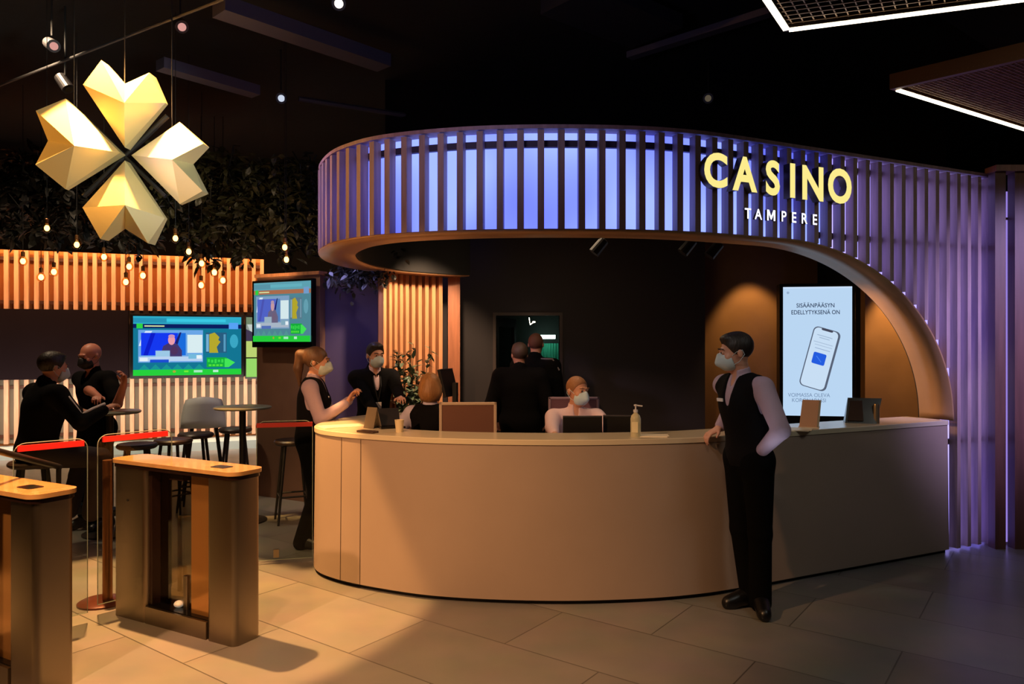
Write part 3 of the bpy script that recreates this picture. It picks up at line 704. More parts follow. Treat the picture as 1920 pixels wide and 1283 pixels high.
for px,py,l in ((1124,462,'dark spotlight under the canopy, left of the other two'),(1290,462,'dark spotlight under the canopy, middle one of three'),(1340,468,'dark spotlight under the canopy, nearest the arch')):
    p=P(px,py,5.9); r_=thing('canopy_spotlight',tuple(p),label=l,cat='spotlight',group='spotlights under the canopy')
    q=Matrix.Rotation(.7,4,'Y')
    MB().lathe([(.02,.07),(.04,.06),(.045,-.07),(.03,-.07)],n=14,M=q).build('body', mat('spot_body',(34,32,34),.4), r_)
    MB().tube([(0,0,.05),(0,0,3.0-p.z)],.008,6).build('stem', M_black, r_)
# ================================================================ TURNSTILES
uu = Vector((.88,-.475)).normalized(); az = math.atan2(uu.y,uu.x)
M_cap = mat('cap_wood_gloss',(196,150,96),.18,.0,coat=.6,var=.15,vscale=8)
M_capd = mat('cap_under_dark',(36,22,18),.25)
M_glp = glassmat('smoked_glass',(190,176,150),.03)
def turnstile(lab, loc, L=1.06, Wd=.19):
    # local x from the far end to the near end, y away from the camera side
    r = thing('turnstile', loc, az, lab, 'turnstile', None)
    Hh=.93
    p1 = MB(); p1.rbox(.15,Wd/2,.30,Wd,0.0,Hh,.03); p1.build('post', M_steel, r, smooth=True)
    p2 = MB(); p2.rbox(L-.115,Wd/2,.23,Wd,0.0,Hh,.035,5); p2.build('post', M_steel, r, smooth=True)
    MB().box(.3,L-.23,.0,Wd,0,.10).build('beam', M_steel, r)
    MB().box(.3,L-.23,.02,Wd-.02,.10,.104).build('beam_tray', M_blackgl, r)
    MB().box(.30,.325,.03,Wd-.03,.104,Hh).build('post_lining', M_capd, r)
    MB().box(.325,L-.40,.085,.095,.104,Hh-.01).build('glass_pane', M_glp, r)
    MB().box(L-.42,L-.23,.055,.067,.104,Hh-.01).build('glass_leaf', mat('amber_leaf',(176,128,72),.12,.6), r)
    MB().rbox(.56,.09,.035,.035,.104,.30,.008).build('clamp', M_steel, r)
    MB().sphere((.5,.08,.125),(.03,.03,.02)).build('sensor', mat('sensor_white',(230,215,190),.3,emit=(230,215,190),es=.2), r, smooth='y')
    MB().rbox(L/2,Wd/2,L+.02,Wd+.03,Hh-.012,Hh+.012,.06,6).build('cap_base', M_capd, r, smooth=True)
    MB().rbox(L/2,Wd/2,L+.04,Wd+.05,Hh+.012,Hh+.034,.07,6).build('cap', M_cap, r, smooth=True)
    MB().rbox(L*.80,Wd/2,.12,.08,Hh+.034,Hh+.036,.02,4).build('card_reader', M_blackgl, r)
    MB().box(.48,.60,.03,Wd-.03,Hh-.06,Hh-.012).build('hinge_housing', M_capd, r)
    MB().lathe([(.007,0),(.007,.004)],c=(0,0,0),n=10,M=Matrix.Translation((.14,-.001,.72))@Matrix.Rotation(PI/2,4,'X')).build('lock', M_black, r)
    return r
t1_ = turnstile('steel and glass turnstile standing whole in the left foreground', (-2.455,4.60,0))
e2 = Vector((-2.235,3.50)); o2 = e2-uu*1.06
t2_ = turnstile('steel turnstile post cut off by the lower left edge of the photo', (o2.x,o2.y,0))
# glass gate leaves with red tops
def glass_leaf(lab, a, b_, z0, z1, red=M_red, inset=.0, rround=True):
    a=Vector(a); b_=Vector(b_); d=(b_-a); L=d.length; r=thing('glass_gate',(a.x,a.y,0),math.atan2(d.y,d.x),lab,'glass gate','glass gates with red tops')
    ring=[(0,z0),(L,z0)]; rr_=.06
    for k in range(6): q=PI/2*k/5; ring.append((L-rr_+rr_*math.cos(q), z1-rr_+rr_*math.sin(q)))
    for k in range(6): q=PI/2+PI/2*k/5; ring.append((rr_+rr_*math.cos(q), z1-rr_+rr_*math.sin(q)))
    Mx=Matrix.Rotation(PI/2,4,'X')@Matrix.Translation((0,0,-.005))
    MB().prism(ring,0,.01,Mx).build('pane', M_glass, r)
    ed=MB(); pr=[(x,0,z) for x,z in ring]; ed.tube([*[Vector(p) for p in pr],Vector(pr[0])],.003,5); ed.build('edge', mat('glass_edge',(150,160,150),.3), r)
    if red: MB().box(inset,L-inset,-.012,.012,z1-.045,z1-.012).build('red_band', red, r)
    MB().box(L*.3,L*.3+.04,-.015,.015,z0+.02,z0+.08).build('clamp', M_steel, r)
    return r
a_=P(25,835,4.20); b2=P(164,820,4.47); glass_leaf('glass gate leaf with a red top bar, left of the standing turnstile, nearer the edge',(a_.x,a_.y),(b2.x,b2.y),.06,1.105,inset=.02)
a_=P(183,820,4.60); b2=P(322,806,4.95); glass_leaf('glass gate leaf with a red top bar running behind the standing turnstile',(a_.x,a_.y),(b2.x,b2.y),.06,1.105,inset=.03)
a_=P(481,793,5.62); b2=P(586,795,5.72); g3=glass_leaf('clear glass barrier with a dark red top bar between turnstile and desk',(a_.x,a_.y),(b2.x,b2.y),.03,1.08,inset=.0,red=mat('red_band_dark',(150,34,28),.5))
# barrier post with round foot
p=G(190,1131)
r=thing('barrier_post',(p.x,p.y,0),label='slim brown metal post on a low oval foot behind the left glass gates',cat='post')
MB().lathe([(.14,0),(.14,.012),(.12,.022),(.03,.026)],n=24).build('foot', mat('post_foot',(96,52,40),.3,.3), r, smooth=True)
MB().tube([(.04,0,.02),(.04,0,.92)],.03,14).build('pole', mat('post_bronze',(150,96,60),.3,.8), r, smooth=True)
# dark handrail at the far left
r=thing('handrail',tuple(P(60,860,3.9)),label='dark sloping handrail at the left edge above the cut-off turnstile',cat='handrail')
inv=wm(r).inverted()
MB().tube([P(-90,824,3.4),P(112,876,4.35)],.017,8).build('rail', mat('rail_dark',(34,26,22),.35), r, smooth='y', inv=inv)
q=P(110,875,4.33); MB().tube([q,Vector((q.x,q.y,0))],.014,8).build('support', M_black, r, inv=inv)
q=P(-80,826,3.45); MB().tube([q,Vector((q.x,q.y,0))],.014,8).build('support', M_black, r, inv=inv)
# ================================================================ STOOLS, TABLES
M_stw = mat('stool_black',(20,18,18),.45)
def stool(lab, px, py, Y, rz, group='black bar stools in the lounge'):
    r=thing('bar_stool',(PX(px,Y),Y,0),rz,lab,'bar stool',group)
    MB().lathe([(.001,.72),(.15,.72),(.17,.735),(.172,.752),(.16,.766),(.13,.762),(.001,.756)],n=24).build('seat', mat('stool_seat',(52,38,34),.4), r, smooth=True)
    for k in range(4):
        a=PI/4+k*PI/2; c,s_=math.cos(a),math.sin(a)
        MB().tube([(.11*c,.11*s_,.725),(.205*c,.205*s_,0)],[.016,.011],8).build('leg', M_stw, r)
    f_=MB()
    for k in range(4):
        a=PI/4+k*PI/2; b3=a+PI/2; rr2=.172
        f_.tube([(rr2*math.cos(a),rr2*math.sin(a),.25),(rr2*math.cos(b3),rr2*math.sin(b3),.25)],.009,6)
    f_.build('footrest', M_stw, r)
    return r
proto=stool('black bar stool nearest the left end of the standing turnstile',257,835,6.73,.3)
for lab,px,Y,rz in (('black bar stool directly behind the standing turnstile, second from left',325,7.05,.9),('black bar stool in front of the white shell chair',367,7.5,.2),('black bar stool under the right hand bar table',441,7.95,.5),('black bar stool behind the glass barrier beside the woman',549,7.0,.4),('black bar stool carrying the seated person at far left',62,5.75,.4)):
    o=copy_tree(proto); o.location=(PX(px,Y),Y,0); o.rotation_euler=(0,0,rz); o['label']=lab
def bar_table(lab, px, Y, R, ztop=1.075):
    r=thing('bar_table',(PX(px,Y),Y,0),0,lab,'bar table','round bar tables')
    MB().lathe([(.001,ztop-.022),(R-.01,ztop-.022),(R,ztop-.012),(R,ztop-.004),(R-.006,ztop),(.001,ztop)],n=32).build('tabletop', mat('table_grey',(112,112,98),.35), r, smooth=True)
    MB().tube([(0,0,.02),(0,0,ztop-.02)],.03,14).build('column', M_stw, r, smooth=True)
    MB().lathe([(.22,0),(.22,.012),(.05,.025),(.03,.03)],n=28).build('base', M_stw, r, smooth=True)
bar_table('round bar table between the two people at far left',206,6.55,.25)
bar_table('round bar table on a black column right of the white shell chair',455,7.0,.26)
# white shell chair
Yc_=8.15; r=thing('shell_chair',(PX(383,Yc_),Yc_,0),math.radians(200),'pale grey shell bar chair on black legs in front of the slats','chair')
mb=MB(); nu,nv=9,8; vs=[]
for i in range(nv+1):
    t=i/nv
    for j in range(nu+1):
        s_=(j/nu-.5)*2
        if t<.5: y=-.2+.4*(t/.5); z=.76+.02*s_*s_+ (0.02*(1-t*2)**2*-1); x=s_*(.2+.02*t)
        else:
            q=(t-.5)/.5; y=.2+.07*q-.09*s_*s_*(.3+q); z=.77+.33*q-.04*s_*s_*q; x=s_*(.22-.05*q*q)
        vs.append((x,y,z))
mb.add(vs,[(i*(nu+1)+j,i*(nu+1)+j+1,(i+1)*(nu+1)+j+1,(i+1)*(nu+1)+j) for i in range(nv) for j in range(nu)])
o=mb.build('shell', mat('shell_grey',(232,240,244),.35), r, smooth='y'); o.modifiers.new('s','SOLIDIFY').thickness=.014
for sx in (-1,1):
    for sy in (-1,1): MB().tube([(.12*sx,.12*sy,.76),(.21*sx,.21*sy,0)],[.015,.011],8).build('leg', M_stw, r)
# ================================================================ DESK ITEMS
def at_desk(px, d=.15):
    i=min(range(n), key=lambda i: abs(CX+F*dk(i,d,0).x/dk(i,d,0).y-px)+(1000 if dl[i].y>5.9 and dl[i].x<0 else 0)); return dk(i,d,DT)
n = len(dl)
# sanitiser bottle
p=at_desk(1192,.12); r=thing('pump_bottle',tuple(p),-.3,'clear hand sanitiser pump bottle standing on the desk','bottle')
MB().lathe([(.001,0),(.033,0),(.034,.01),(.034,.12),(.028,.14),(.013,.155),(.013,.165)],n=18).build('bottle', mat('sanitiser_plastic',(226,212,168),.15,trans=.35,emit=(226,200,150),es=.03), r, smooth=True)
MB().box(-.02,.02,-.0352,-.034,.03,.1).build('label', mat('bottle_label',(236,222,180),.5), r)
MB().lathe([(.015,.16),(.015,.178),(.005,.18),(.005,.2),(.012,.202),(.012,.212),(.001,.214)],n=12).tube([(0,0,.207),(.045,0,.203)],.005,6).build('pump', mat('pump_white',(225,222,225),.3), r)
# monitors seen from behind, over the inner counter
def monitor(lab, px, Y, w_, h_, z0, rz, tilt=0., pale=False, lit=None):
    r=thing('monitor',(PX(px,Y),Y,z0),rz,lab,'monitor')
    Mx=Matrix.Rotation(tilt,4,'X')
    MB().box(-w_/2,w_/2,-.015,.015,.0,h_,Mx).build('housing', mat('monitor_black',(22,19,20),.35), r, bevel=.004)
    MB().box(-w_/2+.01,w_/2-.01,.015,.017,.012,h_-.012,Mx).build('screen', lit or emat('monitor_glow',(150,160,190),.5), r)
    MB().box(-w_/2,w_/2,-.017,.017,h_,h_+.004,Mx).build('bezel', mat('bezel_grey',(84,78,84),.3), r)
    MB().box(-.02,.02,-.06,-.02,-.12,h_*.5).rbox(0,-.02,.2,.16,-.13,-.12,.02).build('stand', M_black, r)
    return r
zi=.80
tag(MB().box(.25,1.45,5.34,5.75,.72,.75).build('inner_counter', mat('inner_counter',(96,72,60),.5)),'low brown inner worktop behind the desk front holding the monitors','worktop')
monitor('black monitor with its back to us in front of the masked seated person',1092,5.42,.285,.26,.88,.0)
monitor('black monitor with its back to us right of the seated person',1163,5.46,.25,.26,.88,-.1)
tag(MB().box(-.4,-.05,5.3,5.6,.72,.75).build('inner_counter', mat('inner_counter',(96,72,60),.5)),'low brown inner worktop behind the left curve of the desk','worktop')
mn=monitor('dark tilted monitor with a bright edge right of the blond seated woman',846,6.72,.27,.25,1.19,math.radians(70),-.25)
tag(MB().box(-.68,-.36,6.56,6.88,1.03,1.06).box(-.67,-.64,6.57,6.60,0,1.03).box(-.40,-.37,6.57,6.60,0,1.03).box(-.67,-.64,6.84,6.87,0,1.03).box(-.40,-.37,6.84,6.87,0,1.03).build('side_table', mat('side_table',(60,46,42),.5)),'small dark side table under the tilted monitor','table')
# cup, leaflet holder, laptop at the left end
p=at_desk(748,.2); tag(MB().lathe([(.001,0),(.024,0),(.033,.085),(.029,.085),(.022,.006)],n=18).build('paper_cup', mat('cup_cream',(226,206,168),.5), loc=tuple(p), smooth=True),'cream paper cup on the left curve of the desk','cup')
p=at_desk(703,.3); r=thing('tablet_stand',tuple(p),math.radians(-35),'grey folded card stand beside the paper cup','stand')
mb=MB(); mb.add([(-.06,-.04,0),(.04,-.04,0),(.04,.0,.15),(-.06,.0,.15),(-.06,.05,0),(.04,.05,0)],[(0,1,2,3),(3,2,5,4)]); o=mb.build('card', mat('card_grey',(120,106,90),.5), r); o.modifiers.new('s','SOLIDIFY').thickness=.006
r=thing('laptop',tuple(p+Vector((.12,.03,0))),math.radians(25),'small dark open laptop behind the paper cup','laptop')
MB().box(-.09,.09,-.08,.06,0,.012).build('base', M_blackgl, r)
MB().box(-.09,.09,-.004,.004,0,.13,Matrix.Translation((0,.06,.01))@Matrix.Rotation(-.35,4,'X')).build('lid', mat('laptop_lid',(40,34,36),.3), r)
for px,d,rz,w_,h_,lab in ((640,.18,.5,.3,.2,'cream papers lying at the left end of the desk'),(1215,.14,-.1,.2,.14,'white paper lying beside the pump bottle'),(1475,.12,-.44,.34,.2,'white sheet standing in for the screen reflection on the counter, left of the wooden card holder')):  # last entry paints the totem screen's reflection on the glossy counter
    p=at_desk(px,d); tag(MB().box(-w_/2,w_/2,-h_/2,h_/2,0,.004).box(-w_/2+.02,w_/2+.015,-h_/2+.01,h_/2-.01,.004,.006).build('paper', mat('paper_reflection_white',(240,226,200),.5), loc=tuple(p)),lab,'paper').rotation_euler=(0,0,rz)
p=at_desk(686,.07); tag(MB().rbox(0,0,.16,.07,0,.014,.015).build('keypad', mat('keypad_brown',(70,50,40),.5), loc=tuple(p), bevel=.003),'small dark brown pad lying near the edge at the left curve','pad').rotation_euler=(0,0,-.6)
# wooden card holder
p=at_desk(1514,.12); r=thing('card_holder',tuple(p),-.44,'upright tan wooden card holder on the desk before the totem','card holder')
mb=MB(); mb.add([(-.065,-.03,0),(.055,-.03,0),(.07,.012,.2),(-.045,.012,.2),(-.065,-.018,0),(.055,-.018,0),(.07,.024,.2),(-.045,.024,.2)],[(0,1,2,3),(7,6,5,4),(0,4,5,1),(1,5,6,2),(2,6,7,3),(3,7,4,0)])
mb.build('board', mat('holder_tan',(206,148,104),.5), r)
mb=MB(); mb.add([(.055,-.018,0),(.068,-.01,0),(.083,.03,.2),(.07,.024,.2)],[(0,1,2,3)]); mb.box(-.07,.07,-.03,.06,0,.006); mb.build('foot', mat('holder_pale',(232,200,160),.5), r)
# terminal at the right end
p=at_desk(1617,.15); r=thing('terminal',tuple(p),-.3,'dark card terminal with wedge screen at the right end of the desk','terminal')
mb=MB(); mb.add([(-.13,-.03,0),(.09,-.03,0),(.14,.05,.19),(-.1,.05,.19),(-.13,.08,0),(.09,.08,0),(.14,.07,.19),(-.1,.07,.19)],[(0,1,2,3),(3,2,6,7),(4,7,6,5),(0,3,7,4),(1,5,6,2),(0,4,5,1)]); mb.build('screen_housing', mat('terminal_black',(26,20,18),.2), r)
mb=MB(); mb.add([(-.11,-.028,.02),(.0,-.028,.02),(.0,.043,.17),(-.085,.043,.17)],[(0,1,2,3)]); mb.build('screen', mat('terminal_screen',(58,46,38),.1), r, loc=(0,-.006,0))
p=p+Vector((.09,-.03,0)); tag(MB().lathe([(.001,0),(.022,0),(.022,.14),(.02,.15),(.001,.152)],n=16).build('metal_cup', mat('cup_metal',(170,150,120),.25,.7), loc=tuple(p), smooth=True),'small metal cylinder standing in front of the dark terminal','cup')
# office chairs
def office_chair(lab, px, Y, w_, ztop, rz, fc, hc):
    r=thing('office_chair',(PX(px,Y),Y,0),rz,lab,'office chair','office chairs behind the desk')
    z0=ztop-.5; y=-.22
    fr=MB(); t=.022
    fr.box(-w_/2,-w_/2+t,y-.015,y+.015,z0,ztop); fr.box(w_/2-t,w_/2,y-.015,y+.015,z0,ztop); fr.box(-w_/2,w_/2,y-.015,y+.015,ztop-t,ztop); fr.box(-w_/2,w_/2,y-.015,y+.015,z0,z0+t)
    fr.build('back_frame', mat('chair_frame_%d'%fc[0],fc,.4), r, bevel=.006)
    MB().box(-w_/2+t,w_/2-t,y-.008,y+.008,z0+t,ztop-t).build('backrest', mat('chair_mesh_%d'%hc[0],hc,.8,bump=.3,bscale=200), r)
    MB().rbox(0,.02,w_,.46,ztop-.72,ztop-.65,.06).build('seat', mat('chair_mesh_%d'%hc[0],hc,.8), r, bevel=.015)
    MB().box(-.03,.03,y-.04,y-.015,ztop-.7,z0+.1).build('back_support', M_black, r)
    MB().tube([(0,0,.1),(0,0,ztop-.72)],.028,12).build('column', M_steel, r)
    for k in range(5):
        a=2*PI*k/5; lg=MB().tube([(0,0,.1),(.28*math.cos(a),.28*math.sin(a),.07)],[.022,.014],8).build('leg', M_black, r)
        MB().sphere((.28*math.cos(a),.28*math.sin(a),.03),.03,10,6).build('caster', M_black, lg)
    return r
office_chair('empty brown mesh office chair with a pale frame behind the desk, left of centre',878,5.68,.42,1.24,.05,(196,172,150),(112,74,60))
office_chair('mauve office chair holding the masked seated person',1080,6.1,.43,1.215,PI,(150,128,150),(118,84,104))
# potted plant
r=thing('potted_plant',(PX(770,7.4),7.4,0),label='leafy dark green potted plant in front of the warm slat wall',cat='plant')
MB().lathe([(.001,0),(.14,0),(.18,.38),(.165,.38),(.15,.3),(.001,.3)],n=24).build('pot', mat('pot_brown',(70,50,42),.5), r, smooth=True)
st=MB(); lv=MB()
for k in range(18):
    a=random.uniform(0,2*PI); rr2=random.uniform(.04,.19); top=random.uniform(1.15,1.68)
    pts=[Vector((0,0,.3)),Vector((rr2*.4*math.cos(a),rr2*.4*math.sin(a),.3+.4*(top-.3))),Vector((rr2*math.cos(a),rr2*math.sin(a),top))]
    st.tube(pts,[.009,.006,.003],6)
    for q in range(34):
        t=random.uniform(.35,1.0); p=pts[1].lerp(pts[2],(t-.3)/.7)
        d=Vector((random.gauss(0,1),random.gauss(0,1),random.gauss(.1,.6))); leaf(lv,p,random.uniform(.07,.13),.045,d,Vector((0,0,1)))
st.build('stems', mat('stem_brown',(60,52,34),.6), r); lv.build('leaves', mat('plant_leaf',(88,104,80),.28,var=.3,vscale=8), r)
# ================================================================ FIGURES: smooth-union distance fields meshed by surface nets
V3 = lambda *a: np.array(a, float)
def nrm(v): v = np.asarray(v, float); return v/ (np.linalg.norm(v)+1e-12)
class SDF:
    def __init__(s): s.ops = []
    def cone(s, a, b, r1, r2, k=.03, sub=False): s.ops.append(('c', V3(*a), V3(*b), r1, r2, k, sub)); return s
    def ell(s, c, r, R=None, k=.03, sub=False): s.ops.append(('e', V3(*c), V3(*r), R, None, k, sub)); return s
    def cut(s, p, nv): s.ops.append(('p', V3(*p), nrm(nv), 0, 0, 0, True)); return s     # keep the side the normal points away from
    def bounds(s):
        lo = np.full(3, 9.); hi = np.full(3, -9.)
        for o in s.ops:
            if o[0] == 'p' or o[6]: continue
            if o[0] == 'c': m = max(o[3], o[4]); l = np.minimum(o[1], o[2])-m; h = np.maximum(o[1], o[2])+m
            else: m = o[2].max(); l = o[1]-m; h = o[1]+m
            lo = np.minimum(lo, l); hi = np.maximum(hi, h)
        return lo, hi
    def mesh(s, vox, infl=0.):
        lo, hi = s.bounds(); lo = lo-.03-infl; hi = hi+.03+infl
        nn = np.ceil((hi-lo)/vox).astype(int)+1
        D = np.full(nn, .15, np.float32)
        ax = [lo[i]+vox*np.arange(nn[i]) for i in range(3)]
        for o in s.ops:
            kind, A1, B1, r1, r2, k, sub = o
            if kind == 'p':
                d = ((ax[0][:,None,None]-A1[0])*B1[0]+(ax[1][None,:,None]-A1[1])*B1[1]+(ax[2][None,None,:]-A1[2])*B1[2])
                D = np.maximum(D, d.astype(np.float32)-infl*0); continue
            m = (max(r1, r2) if kind == 'c' else B1.max())+max(k, 0)+.03+infl
            l = (np.minimum(A1, B1) if kind == 'c' else A1)-m; h = (np.maximum(A1, B1) if kind == 'c' else A1)+m
            i0 = np.clip(((l-lo)/vox).astype(int), 0, nn); i1 = np.clip(((h-lo)/vox).astype(int)+2, 0, nn)
            if (i1 <= i0).any(): continue
            X = ax[0][i0[0]:i1[0],None,None]; Y = ax[1][None,i0[1]:i1[1],None]; Z = ax[2][None,None,i0[2]:i1[2]]
            if kind == 'c':
                ba = B1-A1; L2 = ba@ba+1e-12
                t = np.clip(((X-A1[0])*ba[0]+(Y-A1[1])*ba[1]+(Z-A1[2])*ba[2])/L2, 0, 1)
                d = np.sqrt((X-A1[0]-t*ba[0])**2+(Y-A1[1]-t*ba[1])**2+(Z-A1[2]-t*ba[2])**2)-(r1+(r2-r1)*t)
            else:
                R = r1 if r1 is not None else np.eye(3)
                dx, dy, dz = X-A1[0], Y-A1[1], Z-A1[2]
                q = [(dx*R[i][0]+dy*R[i][1]+dz*R[i][2]) for i in range(3)]
                k0 = np.sqrt(sum((q[i]/B1[i])**2 for i in range(3))); k1 = np.sqrt(sum((q[i]/B1[i]**2)**2 for i in range(3)))+1e-9
                d = k0*(k0-1)/k1
            S = D[i0[0]:i1[0],i0[1]:i1[1],i0[2]:i1[2]]
            if sub:
                kk = max(k, 1e-4); hh = np.clip(.5-.5*(S+d)/kk, 0, 1); S[...] = S*(1-hh)+(-d)*hh+kk*hh*(1-hh)
            else:
                kk = max(k, 1e-4); hh = np.clip(.5+.5*(S-d)/kk, 0, 1); S[...] = S*(1-hh)+d*hh-kk*hh*(1-hh)
        return surface_net(D-infl, lo, vox)
def surface_net(D, lo, vox):
    s = D < 0; nx, ny, nz = D.shape
    cnt = np.zeros((nx-1,ny-1,nz-1), np.int8); acc = np.zeros((nx-1,ny-1,nz-1,3), np.float32); ne = np.zeros((nx-1,ny-1,nz-1), np.float32)
    for dx in (0,1):
        for dy in (0,1):
            for dz in (0,1): cnt += s[dx:nx-1+dx,dy:ny-1+dy,dz:nz-1+dz]
    mask = (cnt > 0) & (cnt < 8); ii = np.argwhere(mask)
    if len(ii) == 0: return [], []
    vtx = np.zeros((len(ii),3)); ne = np.zeros(len(ii))
    c = {}
    for q in np.ndindex(2,2,2): c[q] = D[ii[:,0]+q[0],ii[:,1]+q[1],ii[:,2]+q[2]]
    for axis in range(3):
        for a in (0,1):
            for b in (0,1):
                p0 = [0,0,0]; o = [i for i in range(3) if i != axis]; p0[o[0]] = a; p0[o[1]] = b; p1 = list(p0); p1[axis] = 1
                v0 = c[tuple(p0)]; v1 = c[tuple(p1)]; cr = (v0 < 0) != (v1 < 0)
                t = np.where(cr, v0/np.where(cr, v0-v1, 1), 0)
                for i in range(3): vtx[:,i] += np.where(cr, p0[i]+(t if i == axis else 0), 0)
                ne += cr
    vtx = vtx/ne[:,None]; vtx = (ii+vtx)*vox+lo
    idx = np.full(mask.shape, -1, int); idx[mask] = np.arange(len(ii))
    faces = []
    for axis in range(3):
        o = [i for i in range(3) if i != axis]
        sl0 = [slice(1,-1)]*3; sl1 = [slice(1,-1)]*3
        sl0[axis] = slice(0,-1); sl1[axis] = slice(1,None)
        e = s[tuple(sl0)] != s[tuple(sl1)]; P0 = np.argwhere(e)
        if len(P0) == 0: continue
        base = P0.copy(); base[:,o[0]] += 1; base[:,o[1]] += 1
        def g(da, db):
            q = base.copy(); q[:,o[0]] -= da; q[:,o[1]] -= db; return idx[q[:,0],q[:,1],q[:,2]]
        f = np.stack([g(1,1),g(0,1),g(0,0),g(1,0)],1)
        ins = s[tuple(sl0)][e]; flip = ins if axis != 1 else ~ins
        f[~flip] = f[~flip][:,::-1]; f = f[(f >= 0).all(1)]; faces.append(f)
    f = np.concatenate(faces)
    return vtx, f
def sdf_obj(name, sdf, vox, m, parent, infl=0., relax=1):
    v, f = sdf.mesh(vox, infl)
    if len(v) == 0: return None
    v = np.array(v)
    for _ in range(relax):
        acc = np.zeros_like(v); c = np.zeros(len(v))
        for k in range(4):
            a, b = f[:,k], f[:,(k+1)%4]
            np.add.at(acc, a, v[b]); np.add.at(c, a, 1); np.add.at(acc, b, v[a]); np.add.at(c, b, 1)
        v = v*.5+.5*acc/np.maximum(c,1)[:,None]
    me = bpy.data.meshes.new(name); me.vertices.add(len(v)); me.vertices.foreach_set('co', v.astype(np.float32).ravel())
    me.loops.add(len(f)*4); me.loops.foreach_set('vertex_index', f.astype(np.int32).ravel())
    me.polygons.add(len(f)); me.polygons.foreach_set('loop_start', np.arange(0,len(f)*4,4,dtype=np.int32)); me.polygons.foreach_set('loop_total', np.full(len(f),4,np.int32))
    me.polygons.foreach_set('use_smooth', np.ones(len(f),bool)); me.materials.append(m); me.update(calc_edges=True); me.validate()
    o = bpy.data.objects.new(name, me); COL.objects.link(o); o.parent = parent
    return o
def ik(a, b, l1, l2, pole):
    a = V3(*a); b = V3(*b); d = b-a; L = min(np.linalg.norm(d), (l1+l2)*.998); dn_ = nrm(d); x = (l1*l1-l2*l2+L*L)/(2*L); hgt = math.sqrt(max(0, l1*l1-x*x))
    pl = nrm(V3(*pole)-dn_*(V3(*pole)@dn_)); return a+dn_*x+pl*hgt, a+dn_*L
SKIN = mat('skin_light',(206,150,124),.5,bump=.05,bscale=120)
M_shirt_l = mat('shirt_lilac',(176,152,170),.75,bump=.25,bscale=30)
M_shirt_p = mat('shirt_pink_white',(226,196,202),.75,bump=.25,bscale=30)
M_vest = mat('vest_black',(11,9,12),.85,spec=.15,bump=.15,bscale=60)
M_trs = mat('trousers_black',(7,7,8),.9,spec=.1,bump=.15,bscale=30)
M_mask = mat('mask_cloth',(190,206,210),.7,bump=.1,bscale=80)
M_shoe = mat('shoe_black',(16,15,16),.35)
